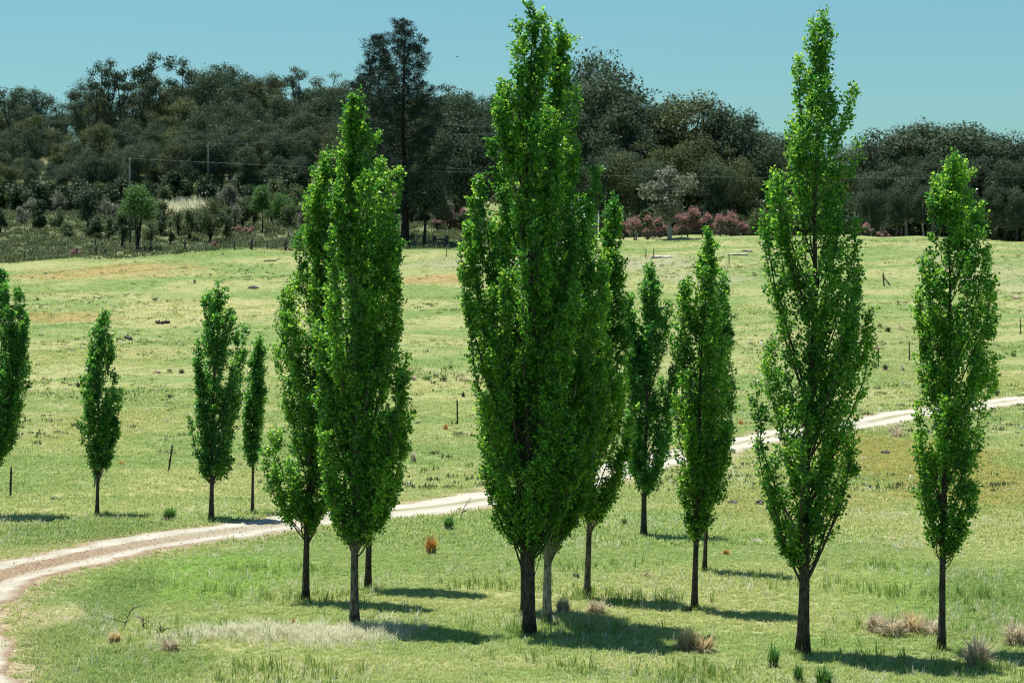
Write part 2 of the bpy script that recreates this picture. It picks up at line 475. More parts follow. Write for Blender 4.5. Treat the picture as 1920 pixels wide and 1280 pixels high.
# ------------------------------------------------------------------ dirt road
tan = np.gradient(ROAD, axis=0); tan = unit(tan); nor = np.stack([-tan[:, 1], tan[:, 0]], 1)
K = np.linspace(-1, 1, 13)
arc = np.concatenate([[0], np.cumsum(np.linalg.norm(np.diff(ROAD, axis=0), axis=1))])
RV = []; RA = []
for side in K:
    hw = 1.42 + .22 * np.sin(arc * .9 + side * 1.2) * abs(side) + .14 * np.sin(arc * 2.7 + 1.7 + side) * abs(side) + .1 * np.sin(arc * 6.1) * abs(side)
    P = ROAD + nor * (hw * side)[:, None]
    zz = zg(P[:, 0], P[:, 1]) + 0.045 - 0.10 * sstep(.82, 1.0, abs(side)) - .03 * math.exp(-((abs(side) - .5) / .16) ** 2)
    RV.append(np.stack([P[:, 0], P[:, 1], zz], 1)); RA.append(np.full(len(P), side))
RV = np.stack(RV, 1); nk = len(K); m = len(ROAD)
ii = (np.arange(m - 1)[:, None] * nk + np.arange(nk - 1)[None]).ravel()
rq = np.stack([ii, ii + nk, ii + nk + 1, ii + 1], 1)
rd = link('road', mesh_arrays('road', RV.reshape(-1, 3), [rq[:, ::-1]], MAT['road'], True, {'across': ('POINT', np.stack(RA, 1).ravel())}))
tag(rd, 'pale dirt road with two wheel tracks curving through the pasture', 'road', kind='structure')

# ------------------------------------------------------------------ poplars
def make_poplar(label, base, top, sil, bark, leafmat, seed, trunk_w, leaf=.075, dens=1.0, bare=None, group='young poplars on the pasture', extra_limbs=(), steep=(2.3, 3.8), nbf=.92):
    """base/top photo pixels, sil rows (y, xl, xr): crown outline. Depth comes from where the trunk meets the ground."""
    rg = np.random.default_rng(seed)
    bx, by = ground(*base)
    k = ppm(by)
    bz = z1(bx, by)
    H = (base[1] - top[1]) / k
    lean = (top[0] - base[0]) / k
    sil = sorted(sil, key=lambda r: -r[0])
    hs = np.array([(base[1] - r[0]) / k for r in sil])
    ax = lambda h: lean * (np.clip(h / H, 0, 1.1)) ** 1.3
    Lw = np.array([(base[0] - r[1]) / k for r in sil]) + ax(hs)
    Rw = np.array([(r[2] - base[0]) / k for r in sil]) - ax(hs)
    Lw = np.maximum(Lw, .05); Rw = np.maximum(Rw, .05)
    h0, h1 = hs[0], H
    def env(h, ca):
        l = np.interp(h, hs, Lw, left=.05, right=.05); r = np.interp(h, hs, Rw, left=.05, right=.05)
        m_ = .5 * (l + r)
        return np.where(ca > 0, r * ca ** 2 + m_ * (1 - ca ** 2), l * ca ** 2 + m_ * (1 - ca ** 2))
    root = empty('poplar_tree', (bx, by, bz - .05), label, 'tree', group)
    # trunk
    tr = Acc()
    n = 26
    hh = np.linspace(0, H * .97, n) ; 
    wob = .012 * H * np.stack([np.sin(hh * 1.1 + seed), np.cos(hh * .9 + seed * 2)], 1) * (np.clip(hh / H, 0, 1)[:, None]) * .5
    tp = np.stack([ax(hh) + wob[:, 0], wob[:, 1], hh], 1)
    r0 = trunk_w / k / 2
    rad = r0 * (1 - .93 * (hh / H) ** .9) + r0 * .52 * np.exp(-hh / (.09 * H ** .5 + .05))
    tr.tube(tp, np.maximum(rad, .008), 12)
    tro = tr.build('trunk', bark, root, True)
    trunk_at = lambda h: np.array([np.interp(h, hh, tp[:, 0]), np.interp(h, hh, tp[:, 1]), h])
    br = Acc()
    LP, LD, LR = [], [], []
    def clothe(poly, s0, wid, per_m):
        seg = np.linalg.norm(np.diff(poly, axis=0), axis=1); cum = np.concatenate([[0], np.cumsum(seg)]); T = cum[-1]
        # shoots leave the branch all round and turn upward; each carries its leaves
        nsh = max(4, int(T * (1 - s0) * 17))
        s = s0 + (1 - s0) * rg.random(nsh) ** .85
        s = np.concatenate([s, rg.uniform(.82, 1.0, max(3, int(nsh * .16)))])
        P = np.stack([np.interp(s * T, cum, poly[:, c]) for c in range(3)], 1)
        tg = unit(np.stack([np.interp(np.clip(s * T + .05, 0, T), cum, poly[:, c]) - np.interp(np.clip(s * T - .15, 0, T), cum, poly[:, c]) for c in range(3)], 1))
        a = rg.uniform(0, 2 * math.pi, len(s))
        out = np.stack([np.cos(a), np.sin(a), rg.uniform(.1, .7, len(s))], 1)
        sl = wid * rg.uniform(.45, 1.15, len(s)) * (.38 + .78 * np.sqrt(np.clip(1.0 - s, 0, 1))) 
        d = unit(out * 1.0 + tg * rg.uniform(.5, 1.1, len(s))[:, None])
        nl = np.maximum(3, (sl * per_m).astype(int))
        idx = np.repeat(np.arange(len(s)), nl)
        t = rg.random(len(idx)) ** .75
        p = P[idx] + d[idx] * (sl[idx] * t)[:, None]; p[:, 2] += .18 * sl[idx] * t * t
        p += rg.normal(0, .035, p.shape)
        LP.append(p); LD.append(unit(d[idx] + rg.normal(0, .8, p.shape)))
        LR.append(np.clip(rg.random(len(idx)) + rg.normal(0, .16), 0, 1))      # random tone per branch, paints lit and dark plume contrast into the leaves
    nb = int((34 + (h1 - h0) * 6.8) * nbf)
    hf = np.linspace(h0 + .04 * (h1 - h0), h1 - .02 * (h1 - h0), 200)
    wf = np.interp(hf, hs, Lw + Rw); wf = wf / wf.max() + .25 + .40 * sstep(.55, .95, (hf - h0) / (h1 - h0)); cdf = np.cumsum(wf) / wf.sum()
    perm = rg.permutation(nb)
    for i in range(nb):
        f = (perm[i] + rg.random()) / nb
        ht = float(np.interp(f, cdf, hf))            # more branch tips where the crown is wide
        a = i * 2.39996 + rg.uniform(-.5, .5)
        ca = math.cos(a)
        u = rg.uniform(.86, 1.04) if rg.random() < .62 else rg.uniform(.3, .85)
        wid = .33 * min(1.0, .45 + H / 18) * rg.uniform(.75, 1.25)
        e = float(env(ht, np.array(ca)))
        rt = max(.04, e * u - wid * .22)
        # keep below the outline further up too
        hb = ht - max(.5, rt * rg.uniform(*steep)) - rg.uniform(.1, .5)
        hb = max(hb, h0 * rg.uniform(.88, 1.08))
        hb = min(hb, ht - .3)
        b0 = trunk_at(hb)
        s = np.linspace(0, 1, 9)
        rr = rt * (1 - (1 - s) ** 1.75)
        axx = np.interp(hb + (ht - hb) * s, hh, tp[:, 0], right=tp[-1, 0]); ayy = np.interp(hb + (ht - hb) * s, hh, tp[:, 1], right=tp[-1, 1])
        poly = np.stack([axx + ca * rr, ayy + math.sin(a) * rr * .78, hb + (ht - hb) * s], 1)
        poly[1:] += rg.normal(0, .025, (8, 3))
        rb = max(.009, min(.032, .008 * (ht - hb))) * (H / 12) ** .5
        br.tube(poly, np.linspace(rb, .004, 9), 5, False)
        clothe(poly, rg.uniform(.10, .34), wid, 82 * dens * (.075 / leaf))
    # leader
    top_poly = np.stack([trunk_at(h) for h in np.linspace(H * .72, H * .97, 8)] + [np.array([lean, tp[-1, 1], H * .995])])
    clothe(top_poly, 0, .30 * min(1, .4 + H / 16), 95 * dens)
    for (hb, ht, dx, dy, w) in extra_limbs:
        s = np.linspace(0, 1, 9); b0 = trunk_at(hb)
        poly = np.stack([b0[0] + dx * (1 - (1 - s) ** 1.6), b0[1] + dy * (1 - (1 - s) ** 1.6), hb + (ht - hb) * s], 1)
        br.tube(poly, np.linspace(w, w * .3, 9), 6, False)
        if ht > h0 * 1.2: clothe(poly, .45, .26, 60 * dens)
    bro = br.build('branches', bark, tro, True)
    P = np.vstack(LP); D = np.vstack(LD)
    keep = P[:, 2] > h0 * .80
    P, D = P[keep], D[keep]; LRv = np.concatenate(LR)[keep]
    D[:, 2] -= .25
    N = rg.normal(0, 1, P.shape); N[:, 2] += .5
    L = leaf * rg.uniform(.7, 1.25, len(P)); cr = Acc()
    cr.kites(P, D, unit(N), L, L * rg.uniform(.75, .98, len(P)), LRv, .15)
    c = cr.build('crown', leafmat, root)
    c['kind'] = 'stuff'
    return root, len(P)

PC, PP = MAT['poplar_cool'], MAT['poplar']
BD, BM, BP = MAT['bark_dark'], MAT['bark_mid'], MAT['bark_pale']
tot = 0
pop = [
 ('leafy young poplar across the dirt road beside a lone upright picket', (-14, 968), (4, 502),
  [(502, 0, 8), (520, -18, 28), (545, -50, 46), (590, -85, 66), (650, -90, 64), (700, -95, 54), (760, -90, 50), (800, -80, 40), (850, -55, 16), (885, -25, -5)], BD, PC, 8, 1.0, {}),
 ('small slim poplar across the road in front of two crossed stakes', (182, 965), (194, 577),
  [(577, 190, 198), (600, 174, 212), (640, 162, 228), (700, 155, 231), (760, 151, 231), (785, 149, 229), (830, 157, 222), (870, 173, 203), (893, 180, 189)], BD, PC, 7, 1.0, {'nbf': .75}),
 ('bushy poplar at the far verge of the dirt road beside a thin sapling', (396, 978), (410, 530),
  [(530, 404, 414), (550, 388, 428), (590, 368, 464), (620, 365, 475), (680, 364, 466), (750, 358, 456), (775, 352, 452), (830, 364, 446), (870, 370, 438), (900, 384, 416), (915, 392, 402)], BD, PC, 9, 1.05, {'nbf': .75}),
 ('thinnest poplar sapling, beside the bushy one across the dirt road', (473, 967), (484, 632),
  [(632, 480, 487), (655, 470, 497), (700, 461, 496), (720, 461, 504), (760, 457, 497), (800, 457, 490), (850, 460, 486), (882, 468, 480)], BD, PC, 6, .85, {}),
 ('shorter poplar in the clump of three, its crown parted by gaps', (573, 1131), (612, 277),
  [(277, 606, 618), (300, 600, 628), (340, 580, 640), (400, 556, 655), (450, 549, 660), (500, 540, 655), (545, 517, 650), (600, 510, 648), (700, 508, 645), (735, 514, 640), (775, 496, 640), (830, 493, 640), (880, 500, 635), (930, 515, 625), (965, 532, 612), (1005, 560, 588)], BD, PP, 13, .95, {}),
 ('tallest poplar of the clump of three, pale banded lower trunk', (665, 1176), (668, 167),
  [(167, 662, 673), (200, 650, 688), (240, 646, 710), (280, 638, 735), (300, 635, 756), (350, 615, 758), (420, 600, 752), (480, 598, 756), (530, 596, 765), (600, 590, 777), (700, 590, 776), (780, 590, 776), (850, 594, 768), (900, 602, 752), (950, 620, 728), (1000, 640, 694), (1035, 655, 677)], BM, PP, 16, 1.1, {}),
 ('poplar standing close behind the tallest of the clump of three', (690, 1106), (716, 292),
  [(292, 710, 722), (340, 690, 745), (430, 665, 756), (560, 645, 764), (620, 640, 778), (780, 640, 780), (860, 648, 770), (920, 660, 748), (970, 676, 715), (1000, 684, 698)], BD, PP, 12, .95, {}),
 ('tallest poplar of all with a thick dark trunk, in the clump of four', (992, 1192), (992, 1),
  [(1, 984, 1012), (40, 958, 1020), (65, 934, 1026), (130, 930, 1024), (185, 930, 1030), (215, 882, 1050), (260, 884, 1062), (330, 888, 1075), (360, 872, 1082), (400, 858, 1092), (440, 850, 1095), (500, 860, 1100), (600, 874, 1105), (700, 888, 1105), (800, 889, 1098), (880, 904, 1085), (950, 932, 1060), (1000, 962, 1030), (1045, 983, 1003)], BD, PP, 22, 1.15,
  {'extra_limbs': [(1.05, 2.6, -.42, .05, .03), (1.0, 2.2, .3, -.1, .012)]}),
 ('poplar with a pale whitish banded trunk beside the tallest poplar', (1025, 1172), (1048, 38),
  [(38, 1040, 1056), (75, 1035, 1088), (110, 1025, 1090), (180, 1010, 1106), (240, 1000, 1130), (300, 985, 1140), (350, 970, 1132), (420, 960, 1140), (500, 950, 1148), (600, 945, 1158), (700, 945, 1160), (800, 950, 1148), (900, 965, 1125), (980, 990, 1092), (1020, 1008, 1058), (1048, 1018, 1034)], BP, PP, 16, 1.1, {}),
 ('poplar with a bare slim trunk behind grey tussocks in the clump of four', (1100, 1126), (1152, 367),
  [(367, 1147, 1162), (400, 1142, 1168), (440, 1110, 1172), (500, 1075, 1174), (600, 1055, 1182), (700, 1050, 1190), (800, 1052, 1192), (860, 1058, 1182), (910, 1066, 1160), (950, 1080, 1135), (990, 1094, 1108)], BM, PP, 12, 1.0, {}),
 ('poplar half hidden behind the thick dark trunk of the tallest one', (984, 1151), (950, 330),
  [(330, 944, 956), (400, 920, 990), (500, 900, 1020), (650, 892, 1045), (800, 894, 1050), (900, 915, 1040), (980, 950, 1012), (1020, 974, 994)], BD, PP, 13, .85, {}),
 ('short round-bottomed poplar standing alone between the two larger clumps', (1207, 1007), (1217, 489),
  [(489, 1212, 1222), (520, 1188, 1238), (560, 1170, 1268), (650, 1164, 1280), (700, 1164, 1276), (780, 1168, 1266), (840, 1168, 1256), (880, 1170, 1252), (905, 1186, 1232), (928, 1200, 1214)], BD, PC, 11, 1.0, {}),
 ('poplar with several upright pointed tips and a slightly bent slim trunk', (1302, 1149), (1326, 424),
  [(424, 1320, 1332), (445, 1290, 1338), (475, 1273, 1345), (510, 1270, 1358), (550, 1265, 1376), (600, 1260, 1390), (650, 1262, 1380), (700, 1258, 1378), (780, 1252, 1380), (850, 1256, 1368), (900, 1266, 1356), (940, 1276, 1345), (985, 1288, 1322), (1020, 1297, 1308)], BD, PP, 12, .9, {'nbf': .75}),
 ('thin poplar tucked close behind the one with many pointed tips', (1321, 1073), (1352, 505),
  [(505, 1346, 1357), (560, 1325, 1368), (650, 1300, 1382), (760, 1290, 1384), (850, 1295, 1372), (910, 1305, 1348), (960, 1315, 1328)], BD, PC, 8, .85, {}),
 ('tall open-crowned poplar with see-through gaps and a thick trunk', (1505, 1226), (1542, 12),
  [(12, 1537, 1550), (50, 1505, 1566), (90, 1462, 1598), (150, 1450, 1616), (210, 1450, 1612), (280, 1430, 1622), (310, 1422, 1632), (350, 1440, 1610), (390, 1412, 1602), (450, 1407, 1620), (500, 1404, 1642), (560, 1412, 1652), (600, 1420, 1645), (680, 1408, 1618), (740, 1400, 1606), (765, 1396, 1610), (850, 1410, 1614), (900, 1426, 1604), (950, 1446, 1588), (1000, 1458, 1568), (1040, 1480, 1545), (1080, 1498, 1518)], BD, PP, 22, .80,
  {'nbf': .98, 'steep': (1.9, 3.0), 'extra_limbs': [(1.3, 4.2, -.9, .1, .03), (1.35, 4.4, .95, -.1, .03)]}),
 ('dark narrow poplar with separate upswept branches beside brown tussocks', (1765, 1223), (1785, 280),
  [(280, 1778, 1794), (320, 1752, 1836), (370, 1745, 1856), (420, 1730, 1850), (440, 1702, 1862), (480, 1704, 1876), (560, 1704, 1872), (600, 1700, 1880), (660, 1704, 1880), (700, 1700, 1870), (800, 1700, 1852), (870, 1695, 1850), (950, 1706, 1815), (1000, 1726, 1796), (1060, 1755, 1778)], BD, PP, 14, .95,
  {'nbf': .82, 'steep': (2.0, 3.2)}),
]
for i, (label, base, top, sil, bark, lm, tw, dens, kw) in enumerate(pop):
    lf = .065 if base[1] > 1060 else .072
    root, nlv = make_poplar(label, base, top, sil, bark, lm, 100 + i, tw, lf, dens, **kw)
    tot += nlv
print('poplar leaves', tot)

# ------------------------------------------------------------------ wood: gum trees
def limb(a, p, q, r0, r1, rg, bend=.12, n=7):
    p, q = np.array(p, float), np.array(q, float)
    s = np.linspace(0, 1, n)[:, None]
    L = np.linalg.norm(q - p)
    off = rg.normal(0, bend * L, 3) * np.array([1, 1, .3])
    poly = p + (q - p) * s + off * (np.sin(s * math.pi)) * .6
    a.tube(poly, np.linspace(r0, r1, n), 6, False)
    return poly
def leaf_ball(c, rad, n, rg, flat=.7, size=.34, droop=.4):
    v = unit(rg.normal(0, 1, (n, 3)))
    rr = rg.random(n) ** .45
    lump = 1 + .22 * np.sin(v[:, 0] * 4 + c[0]) * np.sin(v[:, 1] * 4.3 + c[1]) + .15 * np.sin(v[:, 2] * 6 + c[2])
    p = np.array(c) + v * (rr * rad * lump)[:, None] * np.array([1, 1, flat])
    d = unit(rg.normal(0, 1, (n, 3)) + v * .5 - np.array([0, 0, droop]))
    nn = unit(rg.normal(0, .38, (n, 3)) + v * 1.0 + np.array([0, 0, .45]))
    return p, d, nn, size * rg.uniform(.6, 1.4, n)
def gum_meshes(seed, h=16, spread=4.5, clear=.35, nl=6, ball=1.7, leaves=190, leafmat=None, bark=None, size=.255, lean=0.0, wood=1.0, low=2):
    rg = np.random.default_rng(seed)
    w = Acc(); cr = Acc()
    fork = np.array([rg.normal(0, .3) + lean * .4, rg.normal(0, .3), h * clear])
    limb(w, (0, 0, -.3), fork, .028 * h * wood * .8, .02 * h * wood * .8, rg, .04)
    ends = []
    for i in range(nl):
        a = i * 2.4 + rg.uniform(-.4, .4)
        r = spread * rg.uniform(.25, .8)
        e = np.array([math.cos(a) * r + lean, math.sin(a) * r, h * rg.uniform(.62, .86)])
        if i == 0: e = np.array([lean + rg.normal(0, .4), rg.normal(0, .4), h * .9])
        pl = limb(w, fork, e, .013 * h * wood * .8, .006 * h * .8, rg, .1)
        for j in range(3):
            t = rg.uniform(.45, 1.0); st = pl[int(t * 6)]
            e2 = st + np.array([rg.normal(0, spread * .3), rg.normal(0, spread * .3), rg.uniform(.0, .17) * h])
            e2[2] = min(e2[2], h * .97)
            limb(w, st, e2, .005 * h * .8, .002 * h, rg, .12, 5)
            ends.append(e2)
        ends.append(e)
        for q in range(low):
            e3 = fork + (e - fork) * rg.uniform(.1, .6) + rg.normal(0, 1, 3) * np.array([1.1, 1.1, .5]); ends.append(e3)
    for e in ends:
        b = ball * rg.uniform(.6, 1.25)
        n = int(leaves * (b / ball) ** 2)
        p, d, nn, L = leaf_ball(e, b, n, rg, rg.uniform(.5, .8), size)
        cr.kites(p, d, nn, L, L * .8, np.clip(rg.random(n) * .6 + .4 * rg.random(), 0, 1), .1)
    return w.mesh('trunk', bark, True), cr.mesh('crown', leafmat)
def tree_from(name, tm, cm, loc, rz, sc, label, group, trunk_name='trunk', cat='tree'):
    r = empty(name, loc, label, cat, group)
    r.rotation_euler = (0, 0, rz); r.scale = sc if isinstance(sc, tuple) else (sc, sc, sc)
    link(trunk_name, tm, r)
    c = link('crown', cm, r); c['kind'] = 'stuff'
    return r
GV = []
for i in range(9):
    GV.append(gum_meshes(300 + i, h=16, spread=[4.2, 5, 3.8, 4.6, 5.4, 3.4, 4.4, 5, 4][i], clear=[.2, .25, .14, .2, .26, .18, .12, .22, .26][i], nl=[6, 7, 5, 6, 7, 5, 6, 6, 5][i],
                         ball=[2.1, 2.0, 2.2, 1.9, 2.1, 2.0, 2.3, 1.9, 1.8][i], leaves=400, leafmat=MAT['gum_olive'] if i in (2, 6, 7) else MAT['gum'],
                         bark=MAT['bark_gum_pale'] if i % 3 == 1 else MAT['bark_gum']))
SILHG = [gum_meshes(340 + i, h=18, spread=4.5, clear=.5, nl=4, ball=1.3, leaves=150, leafmat=MAT['gum'], bark=MAT['bark_gum'], size=.34, low=0) for i in range(2)]
rg = np.random.default_rng(11)
def gum_at(px, depth, top_y, label, group, var=None, pool=GV, href=16., wide=1.0, vary=False):
    """a gum rooted on the terrain at that depth, as tall as its top in the photo shows"""
    x = (px - 960) / F * depth
    z = z1(x, depth)
    H = CAMZ + (500 - top_y) / F * depth - z
    H = min(max(H, 5), 30)
    vi = int(rg.integers(len(pool))) if var is None else var
    v = pool[vi]
    if vary: label = label % ('olive-tinted' if vi in (2, 6, 7) else ('dark pale-trunked' if vi % 3 == 1 else 'dark grey-green'))
    s = H / href * 1.03
    return tree_from('gum_tree', v[0], v[1], (x, depth, z), rg.uniform(0, 6.28), (s * rg.uniform(.9, 1.15) * wide, s * rg.uniform(.9, 1.15) * wide, s), label, group)
# crest of the wood as seen over the pasture
crestL = [(-120, 175), (0, 165), (60, 170), (95, 185), (130, 180), (160, 165), (200, 168), (250, 158), (300, 150), (345, 142), (400, 118), (440, 118), (480, 135), (520, 150), (580, 155), (620, 145), (660, 150), (720, 165), (860, 165), (900, 175), (960, 170), (1040, 160), (1100, 170), (1160, 185), (1220, 190)]
cl = np.array(crestL, float)
G1 = 'gum trees of the hillside wood'; LG1 = 'dark grey-green gum tree massed in the hillside wood'
n_g = 0
for depth, dy, step in ((372, 130, 50), (392, 105, 48), (415, 78, 46), (445, 50, 44), (480, 22, 42), (520, 0, 40)):
    px = -140 + rg.uniform(0, 30)
    while px < 1130:
        yt = np.interp(px, cl[:, 0], cl[:, 1]) + dy + rg.uniform(-14, 22)
        if not (px > 880 and depth < 400):
            gum_at(px, depth + rg.uniform(-8, 8), yt, '%s gum tree ' + {372: 'at the lower edge of the hillside wood', 392: 'low in the hillside wood, behind the scrub edge', 415: 'in the lower middle of the hillside wood', 445: 'in the middle of the hillside wood', 480: 'high in the hillside wood', 520: 'along the top of the hillside wood'}[depth], G1, vary=True); n_g += 1
        px += step * rg.uniform(.75, 1.3)
# taller ones breaking the skyline
for px, yt, dep, v in ((185, 118, 470, 0), (205, 120, 475, 1), (232, 124, 480, 0), (288, 108, 470, 1), (268, 122, 482, 0), (342, 118, 480, 1), (425, 112, 500, 0), (560, 132, 510, 1), (18, 158, 450, 0)):
    gum_at(px, dep, yt, 'tall thin-limbed gum standing above the hillside wood on the skyline', 'skyline gums above the hillside wood', v, SILHG, 18., .8); n_g += 1
G2 = 'gum trees along the crest fence'; LG2 = 'grey-green gum tree in the row behind the crest fence'
for px, yt, dep, w in ((870, 175, 345, 1), (905, 190, 340, 1), (1150, 125, 345, 1.0), (1128, 150, 350, 1), (1100, 98, 372, .8), (1175, 180, 335, 1), (1215, 190, 345, 1), (1250, 182, 350, 1.1), (1290, 178, 345, 1.1), (1320, 180, 350, 1.1), (1355, 195, 345, 1), (1385, 215, 350, 1), (1405, 215, 345, 1), (1425, 235, 352, .9),
                        (1200, 260, 325, 1), (1270, 270, 330, 1), (1310, 255, 328, 1), (1370, 270, 330, 1), (1150, 270, 330, 1), (1230, 300, 322, .9), (1340, 300, 324, .9), (1400, 300, 326, .9), (1455, 265, 360, .8), (1480, 255, 370, .8), (1560, 268, 365, .9), (1600, 262, 360, .9), (1520, 262, 368, .9)):
    gum_at(px, dep, yt, ('%s gum behind the crest fence, ' + ('reaching the skyline' if yt < 250 else 'low in front of taller ones')), G2, wide=w, vary=True); n_g += 1
G3 = 'dark gums of the copse past the crest'; LG3 = 'dark broad gum tree in the dense copse past the crest'
for px, yt, dep, w in ((1640, 262, 335, 1.1), (1665, 250, 330, 1.1), (1690, 232, 335, 1.2), (1725, 229, 330, 1.2), (1760, 232, 336, 1.2), (1800, 226, 332, 1.2), (1830, 236, 338, 1.2), (1865, 250, 334, 1.2), (1895, 255, 330, 1.2), (1930, 262, 335, 1.2), (1970, 270, 335, 1.2), (2010, 270, 335, 1.2),
                        (1655, 300, 318, 1), (1700, 290, 316, 1), (1750, 285, 318, 1), (1790, 290, 314, 1), (1840, 290, 316, 1), (1885, 300, 314, 1), (1925, 300, 315, 1), (1975, 305, 318, 1), (1630, 340, 312, .9), (1680, 350, 308, .9), (1730, 345, 308, .9), (1815, 350, 306, .9), (1860, 345, 306, .9), (1905, 350, 305, .9), (1950, 350, 306, .9),
                        (1680, 260, 350, 1.2), (1740, 250, 352, 1.2), (1800, 250, 352, 1.2), (1860, 262, 352, 1.2), (1920, 270, 350, 1.2)):
    gum_at(px, dep, yt, ('%s broad gum in the dense copse past the crest, ' + ('topping the skyline' if dep < 340 and dep > 328 else ('low at the front' if dep < 328 else 'at the back'))), G3, vary=True, var=int(rg.choice([0, 1, 3, 4, 5, 8])), wide=w); n_g += 1
print('gums', n_g)
# single gums that stand out
pg = gum_meshes(401, h=9, spread=3.6, clear=.32, nl=6, ball=1.15, leaves=150, leafmat=MAT['shrub_grey'], bark=MAT['bark_gum_pale'], size=.3, wood=1.5)
x, y = (1255 - 960) / F * 298, 298; tree_from('gum_tree', pg[0], pg[1], (x, y, z1(x, y)), .6, 1.0, 'pale spreading gum with thick bare trunk in front of the pink shrubs', None)
pg = gum_meshes(402, h=11, spread=3.2, clear=.42, nl=5, ball=1.3, leaves=150, leafmat=MAT['gum'], bark=MAT['bark_pine'], size=.32)
x, y = ground(794, 461); tree_from('gum_tree', pg[0], pg[1], (x, y, z1(x, y)), 2.2, (.85, .85, .9), 'small dark forked gum close beside the big pine', None)

# ------------------------------------------------------------------ pines
def pine(label, base, top_y, seed, width, crown_lo, depth=None, trunk_r=.42, ntop=1):
    rg = np.random.default_rng(seed)
    if depth is None: x, y = ground(*base)
    else: x, y = (base[0] - 960) / F * depth, depth
    z = z1(x, y)
    H = CAMZ + (500 - top_y) / F * y - z
    root = empty('pine_tree', (x, y, z - .1), label, 'tree')
    w = Acc(); b = Acc(); cr = Acc()
    hh = np.linspace(0, H, 16)
    tp = np.stack([.15 * np.sin(hh * .3), .1 * np.cos(hh * .4), hh], 1)
    w.tube(tp, trunk_r * (1 - .93 * hh / H) + .2 * np.exp(-hh), 9)
    t = w.build('trunk', MAT['bark_pine'], root, True)
    h = H * crown_lo
    while h < H * .985:
        f = (h - H * crown_lo) / (H * (1 - crown_lo))
        env = width * (1 - f) ** .62 * (.5 + .5 * min(1, f * 4)) + .45
        k = int(rg.integers(4, 7)) if f > .2 else int(rg.integers(3, 5))
        a0 = rg.uniform(0, 6.28)
        for j in range(k):
            if rg.random() < .14: continue
            a = a0 + j * 6.28 / k + rg.uniform(-.3, .3)
            L = env * rg.uniform(.55, 1.15)
            rise = .12 + .65 * f
            s = np.linspace(0, 1, 6)
            poly = np.stack([math.cos(a) * L * s, math.sin(a) * L * s, h + L * (rise * s ** 1.3 + .12 * s ** 3) - .12 * L * np.sin(s * 3.1) * (1 - f)], 1)
            b.tube(poly, np.linspace(.07 * (1 - f) + .02, .012, 6), 5, False)
            nt = max(3, int(L * 2.7))
            for q in range(nt):
                sq = rg.uniform(.42, 1.0) if q else 1.0
                c = np.array([np.interp(sq, s, poly[:, i]) for i in range(3)])
                side = rg.normal(0, .30 * L * (1.15 - sq), 3) * np.array([1, 1, .18])
                c = c + side
                m_ = 50
                v = unit(rg.normal(0, 1, (m_, 3)) + np.array([0, 0, .35]))
                p = c + v * rg.uniform(0, .42, m_)[:, None] * np.array([1.15, 1.15, .7])
                cr.kites(p, v, unit(rg.normal(0, 1, (m_, 3))), rg.uniform(.25, .5, m_), rg.uniform(.05, .1, m_), rg.random(m_))
        h += H * rg.uniform(.03, .045) * (1.25 - .45 * f)
    b.build('branches', MAT['bark_pine'], t, True)
    c = cr.build('crown', MAT['pine'], root); c['kind'] = 'stuff'
    return root
pine('big dark pine with a broad ragged crown, tallest tree on the crest', (758, 461), 50, 51, 7.0, .16, trunk_r=.5)
pine('slightly lower dark pine with a thin pointed top close to the big pine', (712, 455), 70, 52, 5.0, .22, depth=303, trunk_r=.36)

# ------------------------------------------------------------------ scrub beyond the fence
def bush(name, label, base, h_px, w_px, mat, seed, group=None, stem=.15, cat='shrub', size=.22, dens=1.0, flat=.9, cone=False, stems=3, top_mat=None, depth=None):
    rg = np.random.default_rng(seed)
    if depth is None: x, y = ground(*base)
    else: x, y = (base[0] - 960) / F * depth, depth
    k = ppm(y); h = h_px / k; wd = w_px / k
    root = empty(name, (x, y, z1(x, y) - .05), label, cat, group)
    s = Acc(); cr = Acc(); hd = Acc()
    for i in range(stems):
        a = rg.uniform(0, 6.28); r = wd * .28 * rg.random()
        limb(s, (rg.normal(0, .05), rg.normal(0, .05), 0), (math.cos(a) * r, math.sin(a) * r, h * rg.uniform(.6, .85)), .05 + .012 * h, .02, rg, .08)
    s.build('stems' if stems > 1 else 'stem', MAT['bark_pine'], root, True)
    nb = max(5, int(9 * wd * h / 6))
    nb = min(nb, 26)
    for i in range(nb):
        f = rg.random()
        zc = h * (stem + (1 - stem) * (.12 + .76 * f))
        rr = wd * .5 * ((1 - f) ** .8 if cone else math.sqrt(max(.05, 1 - (2 * f - .85) ** 2))) * rg.uniform(.2, .8)
        a = rg.uniform(0, 6.28)
        bl = max(.22, min(wd, h) * .22 * rg.uniform(.7, 1.3))
        n = int(105 * dens * (bl / .6) ** 1.2) + 40
        p, d, nn, L = leaf_ball((math.cos(a) * rr, math.sin(a) * rr, zc), bl, n, rg, flat, size, .1)
        p[:, 2] = np.maximum(p[:, 2], .02)
        cr.kites(p, d, nn, L, L * .5, np.clip(rg.random(n) * .7 + .3 * rg.random(), 0, 1))
        if top_mat is not None:
            n2 = int(n * 1.1)
            p, d, nn, L = leaf_ball((math.cos(a) * rr, math.sin(a) * rr, zc + .35 * bl), bl * 1.02, n2, rg, flat, size, -.4)
            kp = p[:, 2] > zc - .1 * h
            if kp.any(): hd.kites(p[kp], d[kp], nn[kp], L[kp], L[kp] * .55, rg.random(kp.sum()))
    c = cr.build('foliage', mat, root); c['kind'] = 'stuff'
    if top_mat is not None and hd.V:
        q = hd.build('flower_heads', top_mat, root); q['kind'] = 'stuff'
    return root
SD, SB, SG, SH = MAT['shrub_dark'], MAT['shrub_bright'], MAT['shrub_grey'], MAT['shrub']
